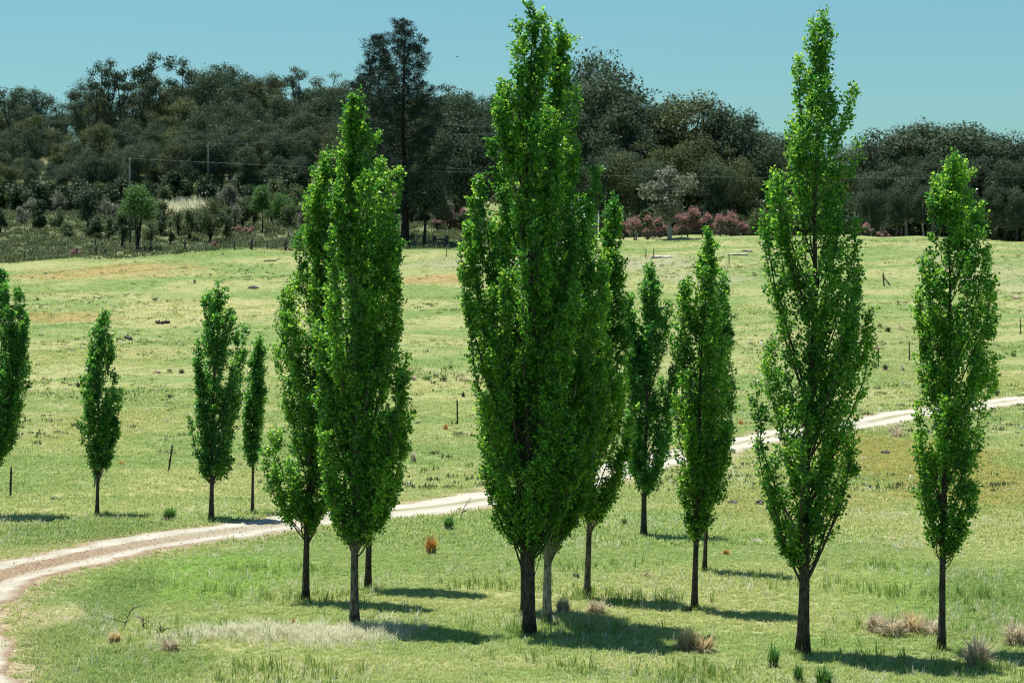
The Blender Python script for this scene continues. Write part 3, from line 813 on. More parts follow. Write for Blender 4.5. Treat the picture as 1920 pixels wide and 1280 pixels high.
bush('shrub', 'dark cone-shaped evergreen shrub alone on the rough slope', (75, 431), 56, 38, SD, 601, size=.25, dens=1.5, stem=.05)
bush('shrub', 'dark low shrub beside the end of the rough slope fence', (0, 438), 48, 34, SD, 602, size=.25, dens=1.4, stem=.05)
bush('small_tree', 'dark egg-shaped small tree on a short stem behind the fence', (180, 477), 74, 38, SD, 603, cat='tree', stem=.36, stems=1, dens=1.4)
bush('small_tree', 'round-topped bright green small tree with several bare stems', (257, 468), 122, 74, SB, 604, cat='tree', stem=.40, stems=4, dens=1.2)
bush('small_tree', 'dark full small tree higher on the rough slope behind the egg-shaped one', (165, 432), 82, 62, SD, 605, cat='tree', stem=.2, stems=2, dens=1.2)
bush('shrub', 'dark shrub crowding the stems of the round-topped small tree', (228, 466), 70, 36, SD, 606, stem=.2, dens=1.1)
bush('small_tree', 'wide grey-green willowy small tree with thin stems at the fence', (395, 455), 84, 70, SH, 607, cat='tree', stem=.25, stems=5, dens=1.1)
bush('small_tree', 'narrow grey-green small tree beside the wide willowy one', (355, 452), 62, 40, SH, 608, cat='tree', stem=.2, stems=3)
bush('shrub', 'slim upright green shrub between the two small trees', (320, 458), 50, 22, SH, 609, stem=.1)
bush('small_tree', 'slender sapling with a bare lower stem behind pink flower heads', (492, 436), 92, 48, SB, 610, cat='tree', stem=.42, stems=1)
bush('shrub', 'yellowish green shrub at the foot of the wood', (455, 424), 56, 40, SH, 611)
bush('shrub', 'leafy green shrub beside the slender sapling', (528, 424), 62, 52, SB, 612, dens=1.1)
bush('shrub', 'pale grey feathery shrub in front of the wood edge', (430, 405), 60, 44, SG, 613, stem=.1)
for i, (px, py, h, w, m_) in enumerate(((30, 395, 40, 60, SH), (110, 400, 40, 46, SG), (205, 412, 44, 50, SG), (300, 412, 36, 60, SH), (140, 392, 36, 50, SD), (560, 410, 60, 60, SH), (345, 400, 34, 50, SG), (470, 400, 50, 50, SD), (250, 396, 40, 60, SD), (60, 402, 30, 40, SG))):
    bush('shrub', 'low scrubby bush scattered along the foot of the hillside wood', (px, py), h, w, m_, 640 + i, 'bushes at the foot of the wood', stem=.05)
for i, (px, py, h, w, m_) in enumerate(((130, 445, 40, 30, SH), (205, 452, 46, 34, SH), (285, 455, 44, 36, SH), (302, 440, 40, 40, SD), (335, 440, 46, 36, SH), (375, 442, 56, 44, SH), (425, 446, 60, 34, SH), (440, 430, 50, 36, SG), (475, 424, 46, 34, SH), (510, 418, 60, 44, SH), (545, 428, 56, 40, SH), (575, 432, 60, 44, SG), (40, 420, 34, 34, SG), (110, 425, 36, 40, SH), (245, 430, 44, 44, SH))):
    bush('shrub', 'grey-green leafy shrub in the scrub thicket behind the rough slope fence', (px, py), h, w, m_, 1640 + i, 'shrubs of the scrub thicket', stem=.05)
# shrubs that close the foot of the wood
rg = np.random.default_rng(21)
for i in range(26):
    px = -60 + i * 26 + rg.uniform(-8, 8)
    if px > 620: break
    bush('shrub', 'dark undergrowth bush right under the gums of the wood', (px, 0), rg.uniform(46, 72), rg.uniform(44, 70), [SD, SD, SH, SD][i % 4], 670 + i, 'undergrowth bushes of the wood', stem=.02, depth=362 + rg.uniform(-6, 6), size=.36, dens=.55)
for i, px in enumerate(range(1150, 1480, 30)):
    bush('shrub', 'dull green understorey bush behind the pink shrubs', (px, 0), rg.uniform(34, 62), rg.uniform(36, 56), [SH, SD, SH][i % 3], 720 + i, 'understorey bushes of the crest row', stem=.03, depth=319 + rg.uniform(-2, 4), size=.26)
for i, px in enumerate(range(1600, 2000, 24)):
    bush('shrub', 'dark undergrowth bush under the gums of the dense copse', (px, 0), rg.uniform(44, 74), rg.uniform(44, 64), [SD, SD, SH][i % 3], 840 + i, 'undergrowth bushes of the copse', stem=.02, depth=322 + rg.uniform(-3, 8), size=.36, dens=.55)
for i, px in enumerate(range(1410, 1600, 24)):
    bush('shrub', 'dull bush in the gap between the crest row and the dense copse', (px, 0), rg.uniform(60, 100), rg.uniform(44, 64), [SH, SD, SH][i % 3], 870 + i, 'bushes in the gap on the crest', stem=.02, depth=330 + rg.uniform(-3, 8), size=.36, dens=.55)
for i, px in enumerate(range(770, 900, 26)):
    bush('shrub', 'dusky bush growing beyond the fence behind the big pine', (px, 0), rg.uniform(40, 80), rg.uniform(36, 56), [SH, SD, SG][i % 3], 740 + i, 'bushes behind the big pine', stem=.03, depth=330 + rg.uniform(-4, 8), size=.28)
# pink-headed shrubs
BL = MAT['blossom']
pk = [(1168, 442, 36, 32), (1190, 440, 34, 36), (1214, 440, 34, 34), (1236, 438, 32, 34), (1276, 438, 32, 38), (1300, 436, 32, 36), (1324, 436, 32, 36), (1348, 436, 32, 36), (1370, 436, 32, 32), (1392, 436, 28, 28)]
for i, (px, py, h, w) in enumerate(pk):
    bush('pink_shrub', 'shrub topped with dusty pink heads in the hedge-like row behind the crest fence', (px, py), h + 6 + (i * 37 % 11 - 5), w * (.8 + .07 * (i * 53 % 7)), [SD, SH, SG][i * 5 % 3], 760 + i, 'pink shrubs behind the crest fence', stem=.05, top_mat=BL, size=.2, depth=304)
for i, (px, py, h, w, lab) in enumerate(((445, 440, 16, 32, 'low rosy pink flowering shrub below the slender sapling'), (470, 440, 15, 26, 'faded pink flowering shrub beside the rosy one'), (402, 466, 14, 22, 'small pinkish shrub at the foot of the willowy tree'),
                                         (142, 480, 18, 26, 'dusky pink low shrub behind the rough slope fence'), (845, 430, 36, 40, 'loose pink shrub growing beyond the fence near the pine'), (868, 432, 40, 30, 'taller faded pink shrub next to the loose pink one'), (820, 432, 26, 22, 'small pink shrub in the shade of the forked gum'),
                                         (1660, 446, 14, 50, 'low pinkish brush under the dark copse'), (1625, 446, 22, 26, 'pink brush beside the dark copse'))):
    bush('pink_shrub', lab, (px, py), h, w, MAT['shrub_grey'] if i in (1, 5) else SD, 790 + i, None, stem=.03, top_mat=BL, size=.18, depth=302 if px > 1500 else None)

# ------------------------------------------------------------------ fences
def post_mesh(h, r, seed, square=False, lean=(0, 0), taper=.9):
    a = Acc(); rg = np.random.default_rng(seed)
    s = np.linspace(0, 1, 5)
    pts = np.stack([lean[0] * s + rg.normal(0, r * .06, 5), lean[1] * s, -.15 + (h + .15) * s], 1)
    a.tube(pts, np.linspace(r, r * taper, 5), 4 if square else 8)
    return a
def fence(label, posts, depth=None, wires=3):
    """posts: (px, base_y, top_y, radius)"""
    pts = []
    for px, by, ty, r in posts:
        x, y = ground(px, by) if depth is None else ((px - 960) / F * depth, depth)
        pts.append((x, y, z1(x, y), (by - ty) / ppm(y), r))
    root = empty('wire_fence', (pts[0][0], pts[0][1], pts[0][2]), label, 'fence')
    o = np.array(pts[0][:3])
    for i, (x, y, z, h, r) in enumerate(pts):
        a = post_mesh(h, r, i + 5, lean=(random.uniform(-.12, .12), 0))
        p = a.build('post', MAT['wood'], root, True, tuple(np.array([x, y, z]) - o))
    for k in range(wires):
        a = Acc()
        q = np.array([[x, y, z + min(h, 1.15) * (.9 - .3 * k)] for x, y, z, h, r in pts]) - o
        a.tube(q, .004, 4, False)
        a.build('wire', MAT['wire'], root)
    return root, pts, o
F1 = [(-20, 495, 477, .07), (12, 493, 477, .06), (45, 489, 470, .09), (78, 485, 472, .06), (110, 483, 468, .08), (144, 481, 464, .1), (181, 479, 460, .1), (234, 474, 453, .05), (284, 472, 450, .1), (347, 470, 448, .13), (404, 468, 453, .05), (414, 468, 450, .05), (440, 468, 450, .10), (471, 468, 446, .17), (480, 468, 447, .04), (502, 468, 450, .05), (535, 470, 446, .19)]
root, pts, o = fence('old post and wire fence along the rough slope with thick braced end post', F1)
x, y, z, h, r = pts[-1]
for dx in (-2.0, 1.6):
    a = Acc(); a.tube(np.array([[x - .0, y, z + h * .62], [x + dx * .5, y - .02, z + h * .36], [x + dx, y - .05, z + .06]]) - o, .06, 6)
    a.build('brace', MAT['wood'], root, True)
fence('thin post and wire fence beside the big pine', [(750, 462, 446, .05), (778, 462, 446, .05), (804, 461, 441, .04), (817, 463, 448, .05), (839, 462, 441, .14), (880, 459, 443, .06), (930, 456, 440, .06)])
fence('post and wire fence in front of the pink shrubs', [(1140, 452, 436, .06), (1170, 451, 436, .05), (1193, 451, 430, .11), (1215, 450, 432, .06), (1226, 449, 432, .04), (1237, 448, 432, .05), (1278, 446, 429, .05), (1289, 445, 428, .1), (1317, 444, 428, .08), (1340, 443, 425, .06), (1351, 442, 421, .09), (1361, 442, 424, .06), (1383, 442, 420, .13), (1430, 442, 425, .06), (1470, 442, 425, .06)], 299)
fence('low fence below the dark copse on the crest', [(1590, 442, 425, .06), (1610, 442, 427, .06), (1635, 443, 428, .05), (1657, 444, 426, .08), (1690, 444, 428, .06)], 299)
def picket(label, base, top, r=.035, brace=False, cat='fence post'):
    x, y = ground(*base); k = ppm(y)
    root = empty('fence_picket', (x, y, z1(x, y)), label, cat)
    h = (base[1] - top[1]) / k
    a = post_mesh(h, r, int(base[0]), lean=((top[0] - base[0]) / k, .05), taper=.85, square=False)
    p = a.build('shaft', MAT['steel'], root, True)
    # clips holes as short cross pins
    for t in (.45, .8):
        b = Acc(); c = np.array([(top[0] - base[0]) / k * t, .05 * t, h * t]); b.tube([c + (-r * 1.7, 0, 0), c + (r * 1.7, 0, 0)], r * .35, 5)
        b.build('wire_clip', MAT['steel'], root)
    if brace:
        b = Acc(); b.tube([(0, 0, h * .6), (.3, -.02, h * .3), (.55, -.05, .02)], r, 6); b.build('brace', MAT['wood'], root, True)
    return root
picket('dark picket upright in the grass beside the leafy young poplar', (19, 932), (21, 875), .038)
picket('picket leaning sharply over in open grass near the small slim poplar', (315, 886), (323, 834), .035)
picket('lone upright picket in the open pasture between the two tall clumps', (858, 795), (857, 750), .04)
picket('slim picket in the pasture above the far stretch of road', (1647, 688), (1647, 653), .045)
picket('slim picket next up the slope, beside the dark narrow poplar', (1705, 675), (1705, 641), .045)
picket('thin picket high on the pasture past the dark narrow poplar', (1863, 640), (1864, 608), .045)
picket('thin picket uppermost of the pasture line above the road', (1914, 627), (1913, 596), .045)
picket('old post with a slanting stay on the upper pasture', (1658, 536), (1656, 511), .07, True)
picket('short picket on the pale dry patch below the crest fence', (1367, 497), (1367, 475), .05)
picket('short picket standing below the pine shadow', (837, 482), (837, 464), .05)
picket('thin picket just below the crest fence beside its pair', (1211, 485), (1211, 466), .05)
picket('thin picket paired with another below the crest fence', (1225, 484), (1226, 465), .05)
# crossed stakes in the fence line behind the slim poplar
for lab, b0, t0 in (('leaning stake standing just behind the small slim poplar', (177, 914), (180, 868)), ('short slanting stake crossing the leaning one behind the small slim poplar', (179, 915), (193, 880))):
    x, y = ground(b0[0], b0[1] + 0)
    root = empty('fence_stake', (x, y, z1(x, y)), lab, 'stake')
    a = post_mesh((b0[1] - t0[1]) / ppm(y), .03, 3, lean=((t0[0] - b0[0]) / ppm(y), 0), square=True)
    a.build('shaft', MAT['wood'], root)
    b = Acc(); hh = (b0[1] - t0[1]) / ppm(y); b.tube([(-.05 + (t0[0] - b0[0]) / ppm(y) * .8, 0, hh * .8), (.05 + (t0[0] - b0[0]) / ppm(y) * .8, 0, hh * .8)], .018, 6); b.build('tie', MAT['wood'], root)

# ------------------------------------------------------------------ power line
def pole(label, px, top_y, depth, arm=True):
    x = (px - 960) / F * depth; z = z1(x, depth); t = at_depth(px, top_y, depth)
    h = t[2] - z
    root = empty('power_pole', (x, depth, z), label, 'pole')
    a = Acc(); a.tube([(0, 0, -.3), (0, 0, h * .5), (0, 0, h)], [.17, .15, .12], 9); a.build('shaft', MAT['pole'], root, True)
    b = Acc(); b.tube([(0, -.9, h - .35), (0, .9, h - .35)], .06, 4); ca = b.build('crossarm', MAT['pole'], root)
    for s in (-.8, .8):
        c = Acc(); c.tube([(0, s, h - .30), (0, s, h - .1)], [.05, .03], 7); c.build('insulator', MAT['stone'], ca)
    return np.array([x, depth, z + h])
p1 = pole('greenish power pole rising behind the round-topped small tree', 245, 296, 305)
p2 = pole('faint dark power pole in front of the wood edge', 392, 268, 358)
p3 = pole('power pole concealed behind the tallest of the clump of three poplars', 668, 222, 330)
p4 = pole('power pole concealed behind the tallest poplar of all', 985, 240, 330)
p5 = pole('power pole past the dark copse on the crest', 2010, 330, 300)
def wire(label, a, b, sag, dy=0, dz=-.1):
    s = np.linspace(0, 1, 40)[:, None]
    q = a + (b - a) * s + np.array([0, dy, dz]) - np.array([0, 0, 1]) * sag * 4 * s * (1 - s)
    o = Acc(); o.tube(q, .009, 4, False)
    return tag(o.build('power_line', MAT['wire'], None), label, 'cable')
wire('sagging power line strung from the greenish pole across the wood', p1, p5, 1.0, -.8)
wire('higher of two power lines crossing in front of the pines', p3, p4, .35, -.8, .1)
wire('lower of two power lines crossing in front of the pines', p3, p4, 1.0, .8, -.4)
wire('power line leading from the faint pole into the wood edge', p2, p3, 1.2, -.8)

# ------------------------------------------------------------------ tussocks, weeds, stones, bird
def tussock(name, label, base, h_px, w_px, mat, seed, n=420, group=None, cat='tussock', bw=.012, spread=1.0, lie=0.0):
    rg = np.random.default_rng(seed)
    x, y = ground(*base); k = ppm(y); h = h_px / k; wd = w_px / k
    root = empty(name, (x, y, z1(x, y) - .02), label, cat, group)
    def blades(nn, h, wd, droop, acc, thick):
        a = rg.uniform(0, 6.28, nn); r0 = wd * .16 * np.sqrt(rg.random(nn)); out = wd * .5 * rg.random(nn) ** .7 * spread
        L = h * rg.uniform(.45, 1.05, nn) * (1 - .35 * (out / (wd * .5 + 1e-6)) ** 2)
        dirv = np.stack([np.cos(a), np.sin(a), np.zeros(nn)], 1)
        p0 = dirv * r0[:, None]; p1 = dirv * (r0 + out * .35)[:, None] + np.array([0, 0, 1]) * (L * .62)[:, None]
        p2 = dirv * (r0 + out)[:, None] + np.array([0, 0, 1]) * (L * (1 - droop * rg.random(nn)))[:, None]
        sv = np.stack([-np.sin(a + rg.normal(0, .6, nn)), np.cos(a), np.zeros(nn)], 1) * (thick * rg.uniform(.6, 1.3, nn))[:, None]
        V = np.stack([p0 - sv, p0 + sv, p1 + sv * .8, p1 - sv * .8, p2], 1).reshape(-1, 3)
        b = np.arange(nn)[:, None] * 5
        Q = b + np.array([[0, 1, 2, 3]]); T = b + np.array([[3, 2, 4]])
        rr = rg.random(nn)
        acc.V.append(V); acc.Q.append(Q + acc.n); acc.T.append(T + acc.n); acc.rq.append(rr); acc.rt.append(rr); acc.n += len(V)
    h *= 1.5; wd *= 1.25; n = int(n * .75)
    A = Acc(); blades(n, h, wd, .35, A, bw); c = A.build('blades', mat, root); c['kind'] = 'stuff'
    B = Acc(); blades(int(n * .5), h * .5, wd * 1.15, .9, B, bw); c = B.build('dead_skirt', MAT['grey_straw'], root); c['kind'] = 'stuff'
    return root
S1, S2, S3, S4 = MAT['straw'], MAT['orange_straw'], MAT['grey_straw'], MAT['green_tussock']
tussock('grass_tussock', 'straw tussock with an orange heart beside a smaller one past the long shadows', (1288, 1222), 42, 54, S1, 901, 340)
tussock('grass_tussock', 'smaller brown tussock joined to the straw one past the long shadows', (1322, 1226), 34, 46, S1, 902, 260)
tussock('grass_tussock', 'dark-hearted straw tussock at the end of the brown tussock row', (1642, 1186), 34, 44, S3, 903, 300)
tussock('grass_tussock', 'sprawling bleached tussock in the middle of the brown row', (1672, 1192), 36, 60, S3, 904, 340)
tussock('grass_tussock', 'golden brown tussock in the row beside the dark poplar stem', (1708, 1186), 36, 62, S1, 905, 340)
tussock('grass_tussock', 'pale flattened tussock right behind the dark poplar stem', (1745, 1192), 28, 56, S3, 906, 300)
tussock('grass_tussock', 'upright grey-brown tussock in front of the dark narrow poplar', (1832, 1250), 52, 62, S3, 907, 420)
tussock('grass_tussock', 'white-plumed tussock beyond the upright grey-brown one', (1905, 1210), 42, 58, S3, 908, 360)
tussock('grass_tussock', 'dark-based purplish grey tussock beside the bare slim poplar stem', (1056, 1150), 30, 34, S3, 909, 280)
tussock('grass_tussock', 'bleached low tussock between shadows at the bare slim stem', (1118, 1152), 26, 44, S3, 910, 240)
tussock('grass_tussock', 'bright orange tussock alone in the open grass', (808, 1040), 34, 28, S2, 911, 260)
tussock('grass_tussock', 'small brown tussock beside the dry weed near the road bend', (215, 1210), 24, 30, S1, 912, 220)
tussock('grass_tussock', 'dark green rushy tussock below the road edge', (842, 992), 24, 28, S4, 913, 240)
tussock('grass_tussock', 'green upright tussock on the far verge of the road', (318, 974), 22, 34, S4, 914, 260)
tussock('grass_tussock', 'low orange tuft near the flat pale stone', (1362, 1040), 10, 18, S2, 915, 120)
tussock('grass_tussock', 'orange tuft just above the road near the many-tipped poplar', (1389, 797), 12, 14, S2, 916, 120)
tussock('grass_tussock', 'russet tuft close to the lone pasture picket', (836, 806), 11, 12, S2, 917, 110)
tussock('grass_tussock', 'grey-green rushy clump below the far stretch of road', (1682, 818), 22, 36, S3, 918, 200)
tussock('grass_tussock', 'small green tuft under the round-bottomed poplar', (1171, 985), 14, 12, S4, 919, 120)
tussock('grass_tussock', 'small tan tuft by the pale silvery grass', (549, 1172), 14, 14, S2, 920, 110)
tussock('grass_tussock', 'russet tuft across the road near the small slim poplar', (227, 872), 8, 14, S2, 921, 110)
tussock('grass_tussock', 'dark green clump of rank grass in the near grass', (1545, 1292), 40, 44, S4, 922, 260)
tussock('grass_tussock', 'tall dark green clump beside the thick trunk shadow', (1497, 1284), 34, 22, S4, 923, 200)
tussock('grass_tussock', 'reedy green tuft in front of the thick open-crowned poplar', (1450, 1252), 42, 28, S4, 924, 160)
tussock('grass_tussock', 'dull green bush of grass beside the dry weed', (318, 1222), 26, 44, S3, 925, 240)
for i, (px, py, h, w) in enumerate(((1645, 655, 9, 16), (1040 + 600, 690, 12, 16), (1660, 694, 12, 14), (1692, 694, 10, 12), (1650, 615, 9, 16), (1665, 622, 11, 18), (1690, 618, 8, 20), (1715, 618, 8, 16), (1740, 620, 8, 14), (775, 712, 9, 16), (800, 712, 9, 22), (830, 714, 9, 24), (870, 714, 10, 20), (845, 692, 9, 10), (868, 744, 9, 8), (295, 700, 8, 18), (318, 698, 8, 14), (340, 700, 9, 16), (295, 733, 6, 12), (318, 747, 9, 14), (147, 726, 10, 12), (82, 712, 8, 8), (475, 540, 6, 20), (365, 531, 7, 8), (100, 523, 6, 8), (71, 564, 6, 8), (290, 565, 7, 16), (1905, 560, 7, 18), (1900, 668, 8, 14), (1870, 745, 12, 16), (775, 868, 20, 14), (768, 848, 12, 18), (1080, 1085, 10, 14), (1215, 1082, 12, 16), (875, 905, 10, 8))):
    tussock('grass_clump', 'small dull clump of weeds dotted about the grazed pasture', (px, py), h, w, [S3, S4, SD][i % 3], 950 + i, 90, 'weed clumps dotted over the pasture', 'weeds', .02)
def weed(label, base, h_px, lean_px, seed):
    rg = np.random.default_rng(seed); x, y = ground(*base); k = ppm(y)
    root = empty('dry_weed', (x, y, z1(x, y) - .02), label, 'weed')
    h = h_px / k; lx = lean_px / k
    a = Acc(); s = np.linspace(0, 1, 6)
    st = np.stack([lx * s ** 1.3, .03 * np.sin(s * 4), h * s], 1); a.tube(st, np.linspace(.012, .006, 6), 5)
    so = a.build('stalk', MAT['bark_pine'], root)
    for i in range(6):
        t = rg.uniform(.35, 1.0); p = np.array([lx * t ** 1.3, 0, h * t]); e = p + np.array([rg.normal(0, .12) + .05, rg.normal(0, .1), rg.uniform(.05, .16)])
        b = Acc(); b.tube([p, (p + e) / 2 + (0, 0, .01), e], [.007, .006, .005], 4); bo = b.build('twig', MAT['bark_pine'], root)
        c = Acc(); v = unit(rg.normal(0, 1, (26, 3)) + np.array([0, 0, .4])); c.kites(e + v * .004, v, unit(rg.normal(0, 1, (26, 3))), rg.uniform(.02, .05, 26), np.full(26, .012), rg.random(26)); c.build('seed_head', MAT['grey_straw'], bo)
weed('dry dark branching thistle leaning over by the small brown tussock', (230, 1186), 42, 16, 31)
weed('thin upright dead thistle next to the leaning one', (268, 1180), 26, 1, 32)
weed('spindly dead thistle by the dull green grass bush', (297, 1196), 24, 6, 33)
weed('dry branching thistle above the dark green rushy tussock at the road edge', (862, 978), 36, 14, 34)
def stone(label, base, w_px, h_px, mat, seed, name='stone', cat='stone'):
    rg = np.random.default_rng(seed); x, y = ground(*base); k = ppm(y); w = w_px / k / 2; h = h_px / k
    th = np.linspace(0, math.pi, 7); ph = np.linspace(0, 2 * math.pi, 12, endpoint=False)
    V = []
    for t in th:
        for p in ph:
            q = 1 + .22 * math.sin(3 * p + seed) * math.sin(t) + .14 * math.sin(5 * p + 2 * seed + t * 3) + rg.normal(0, .04)
            V.append((w * math.sin(t) * math.cos(p) * q, w * .7 * math.sin(t) * math.sin(p) * q, h * .35 + h * .65 * math.cos(t) * (1 + .1 * math.sin(2 * p))))
    Q = [[i * 12 + j, i * 12 + (j + 1) % 12, (i + 1) * 12 + (j + 1) % 12, (i + 1) * 12 + j] for i in range(6) for j in range(12)]
    me = mesh_arrays(name, V, [np.array(Q)[:, ::-1]], mat, False)
    return tag(link(name, me, None, (x, y, z1(x, y))), label, cat)
stone('flat pale grey stone lying in the grass behind the many-tipped poplar', (1418, 1018), 26, 7, MAT['stone'], 41)
stone('dark flat rock on the ochre grass near the low orange tuft', (1374, 944), 18, 6, MAT['darkstone'], 42)
stone('dark rough lump beside the dark flat rock', (1425, 946), 18, 9, MAT['darkstone'], 43)
stone('brownish clod above the road beyond the open-crowned poplar', (1660, 850), 16, 6, MAT['darkstone'], 44)
stone('dark clod at the near side of the far road stretch', (1740, 812), 18, 5, MAT['darkstone'], 45)
stone('grey rock lump at the edge of the rushy clump by the far road', (1672, 812), 12, 10, MAT['stone'], 46)
stone('pale stone at the rim of the bare soil streak below the crest', (1240, 482), 40, 2.5, MAT['palestone'], 47)
stone('long pale rock ledge on the upper pasture', (1385, 477), 40, 2, MAT['palestone'], 48)
stone('grey rock ledge just above the long pale one', (1402, 471), 22, 2.5, MAT['stone'], 49)
stone('dark hollow clod on the upper pasture above the bushy poplar', (475, 541), 18, 5, MAT['darkstone'], 50)
stone('brown clod in the shaded grass near the upright picket', (101, 936), 16, 5, MAT['darkstone'], 51)
def log(label, a_, b_, r, seed):
    x0, y0 = ground(*a_); x1, y1 = ground(*b_)
    p = np.array([x0, y0, z1(x0, y0) + r * .8]); q = np.array([x1, y1, z1(x1, y1) + r * .8])
    s = np.linspace(0, 1, 6)[:, None]; rg = np.random.default_rng(seed)
    o = Acc(); o.tube(p + (q - p) * s + rg.normal(0, r * .15, (6, 3)), r * np.array([1, .95, 1.05, .9, .95, .8]), 8)
    st = Acc(); mid = p + (q - p) * .4
    c = empty('fallen_log', tuple(p), label, 'log')
    ob = o.build('trunk', MAT['wood'], c, True); ob.location = tuple(-p)
    st.tube([mid, mid + (.05, -.1, r * 1.7)], [r * .4, r * .3], 6); sb = st.build('stub', MAT['wood'], c); sb.location = tuple(-p)
log('short dark fallen log on the pasture with another end to end', (293, 607), (306, 608), .14, 61)
log('dark fallen log lying end to end with the shorter one', (307, 607), (318, 606), .14, 62)
log('lone grey log below the bare rusty soil patch', (235, 635), (246, 638), .16, 63)
log('thin fallen timber on the upper pasture below the braced post', (495, 491), (518, 490), .10, 64)
# dark farm seat/trough lumps by the pine fence: a low feed trough
x, y = ground(826, 452); r_ = empty('feed_trough', (x, y, z1(x, y)), 'low dark feed trough behind the fence beside the pine', 'trough')
for dx in (-.75, .75):
    a = Acc(); a.tube([(dx, 0, -.05), (dx, 0, .25), (dx * 1.08, 0, .62)], [.16, .2, .24], 8); a.build('end_block', MAT['steel'], r_, True)
a = Acc(); a.tube([(-.75, 0, .22), (0, 0, .2), (.75, 0, .22)], .13, 8); a.build('basin', MAT['steel'], r_, True)
# bird
bp = at_depth(858, 107, 220); r_ = empty('flying_bird', tuple(bp), 'tiny dark bird gliding in the clear sky', 'bird')
a = Acc(); a.tube([(-.12, 0, 0), (-.06, 0, .01), (.03, 0, .01), (.1, 0, 0)], [.01, .035, .03, .008], 7); a.build('body', MAT['feather'], r_, True)
for s in (-1, 1):
    a = Acc(); a.add([(-.05, 0, .01), (.03, 0, .01), (.0, s * .14, .05), (-.06, s * .14, .05), (-.07, s * .28, .02), (-.05, 0, .018), (.03, 0, .018), (.0, s * .14, .058), (-.06, s * .14, .058)],
                     [[0, 1, 2, 3], [5, 8, 7, 6]], [[3, 2, 4], [7, 8, 4]]); a.build('wing', MAT['feather'], r_)

# ------------------------------------------------------------------ grass and gravel (uncountable)
def scatter(name, P, rot, scl, idx, variants, label, cat):
    me = bpy.data.meshes.new(name)
    me.vertices.add(len(P)); me.vertices.foreach_set('co', np.asarray(P, np.float32).ravel())
    a = me.attributes.new('rot', 'FLOAT_VECTOR', 'POINT'); a.data.foreach_set('vector', np.asarray(rot, np.float32).ravel())
    a = me.attributes.new('scl', 'FLOAT_VECTOR', 'POINT'); a.data.foreach_set('vector', np.asarray(scl, np.float32).ravel())
    a = me.attributes.new('idx', 'INT', 'POINT'); a.data.foreach_set('value', np.asarray(idx, np.int32))
    me.update()
    o = link(name, me)
    col = bpy.data.collections.new(name + '_pieces')
    for v in variants: col.objects.link(v)
    ng = bpy.data.node_groups.new(name + '_nodes', 'GeometryNodeTree')
    ng.interface.new_socket('Geometry', in_out='INPUT', socket_type='NodeSocketGeometry')
    ng.interface.new_socket('Geometry', in_out='OUTPUT', socket_type='NodeSocketGeometry')
    gi = ng.nodes.new('NodeGroupInput'); go = ng.nodes.new('NodeGroupOutput')
    iop = ng.nodes.new('GeometryNodeInstanceOnPoints'); ci = ng.nodes.new('GeometryNodeCollectionInfo')
    ci.inputs['Collection'].default_value = col; ci.inputs['Separate Children'].default_value = True; ci.inputs['Reset Children'].default_value = True
    def na(nm, t):
        x = ng.nodes.new('GeometryNodeInputNamedAttribute'); x.data_type = t; x.inputs['Name'].default_value = nm
        return x.outputs['Attribute']
    L = ng.links.new
    L(gi.outputs[0], iop.inputs['Points']); L(ci.outputs[0], iop.inputs['Instance'])
    iop.inputs['Pick Instance'].default_value = True
    L(na('idx', 'INT'), iop.inputs['Instance Index'])
    L(na('rot', 'FLOAT_VECTOR'), iop.inputs['Rotation']); L(na('scl', 'FLOAT_VECTOR'), iop.inputs['Scale'])
    L(iop.outputs[0], go.inputs[0])
    md = o.modifiers.new('scatter', 'NODES'); md.node_group = ng
    return tag(o, label, cat, kind='stuff')
def tuft(seed, mat, n=16, h=.085, w=.0065, rad=.09, lean=.9, seed_tip=False):
    rg = np.random.default_rng(seed)
    a = rg.uniform(0, 6.28, n); r = rad * np.sqrt(rg.random(n)); p0 = np.stack([np.cos(a) * r, np.sin(a) * r, np.full(n, -.01)], 1)
    b = rg.uniform(0, 6.28, n); hh = h * rg.uniform(.4, 1.1, n); ln = hh * lean * rg.random(n)
    d = np.stack([np.cos(b), np.sin(b), np.zeros(n)], 1)
    s = np.stack([-np.sin(b), np.cos(b), np.zeros(n)], 1) * (w * rg.uniform(.7, 1.3, n))[:, None]
    p1 = p0 + d * (ln * .35)[:, None] + np.array([0, 0, 1]) * (hh * .65)[:, None]; p2 = p0 + d * ln[:, None] + np.array([0, 0, 1]) * (hh * .98)[:, None]
    V = np.stack([p0 - s, p0 + s, p1 + s * .8, p1 - s * .8, p2], 1).reshape(-1, 3)
    k = np.arange(n)[:, None] * 5
    rr = rg.random(n)
    me = mesh_arrays('tuft', V, [k + np.array([[0, 1, 2, 3]]), k + np.array([[3, 2, 4]])], mat, False, {'rnd': ('FACE', np.concatenate([rr, rr]))})
    return bpy.data.objects.new('tuft', me)
rg = np.random.default_rng(77)
def field_points(n, d0, d1, margin=3, power=1.0):
    y = d0 + (d1 - d0) * rg.random(n) ** power
    hw = y * .2133 + margin
    x = rg.uniform(-1, 1, n) * hw
    return x, y
def put(name, x, y, sc, variants, label, cat, tall=None, roadgap=1.32, tilt=.12):
    d = road_dist(x, y)
    keep = d > roadgap + np.abs(rg.normal(0, .38, len(x)))
    x, y, sc = x[keep], y[keep], sc[keep]
    n = len(x); z = zg(x, y)
    rot = np.stack([rg.normal(0, tilt, n), rg.normal(0, tilt, n), rg.uniform(0, 6.28, n)], 1)
    vz = sc * (rg.uniform(.7, 1.3, n) if tall is None else tall[keep])
    return scatter(name, np.stack([x, y, z], 1), rot, np.stack([sc, sc, vz], 1), rg.integers(0, len(variants), n), variants, label, cat)
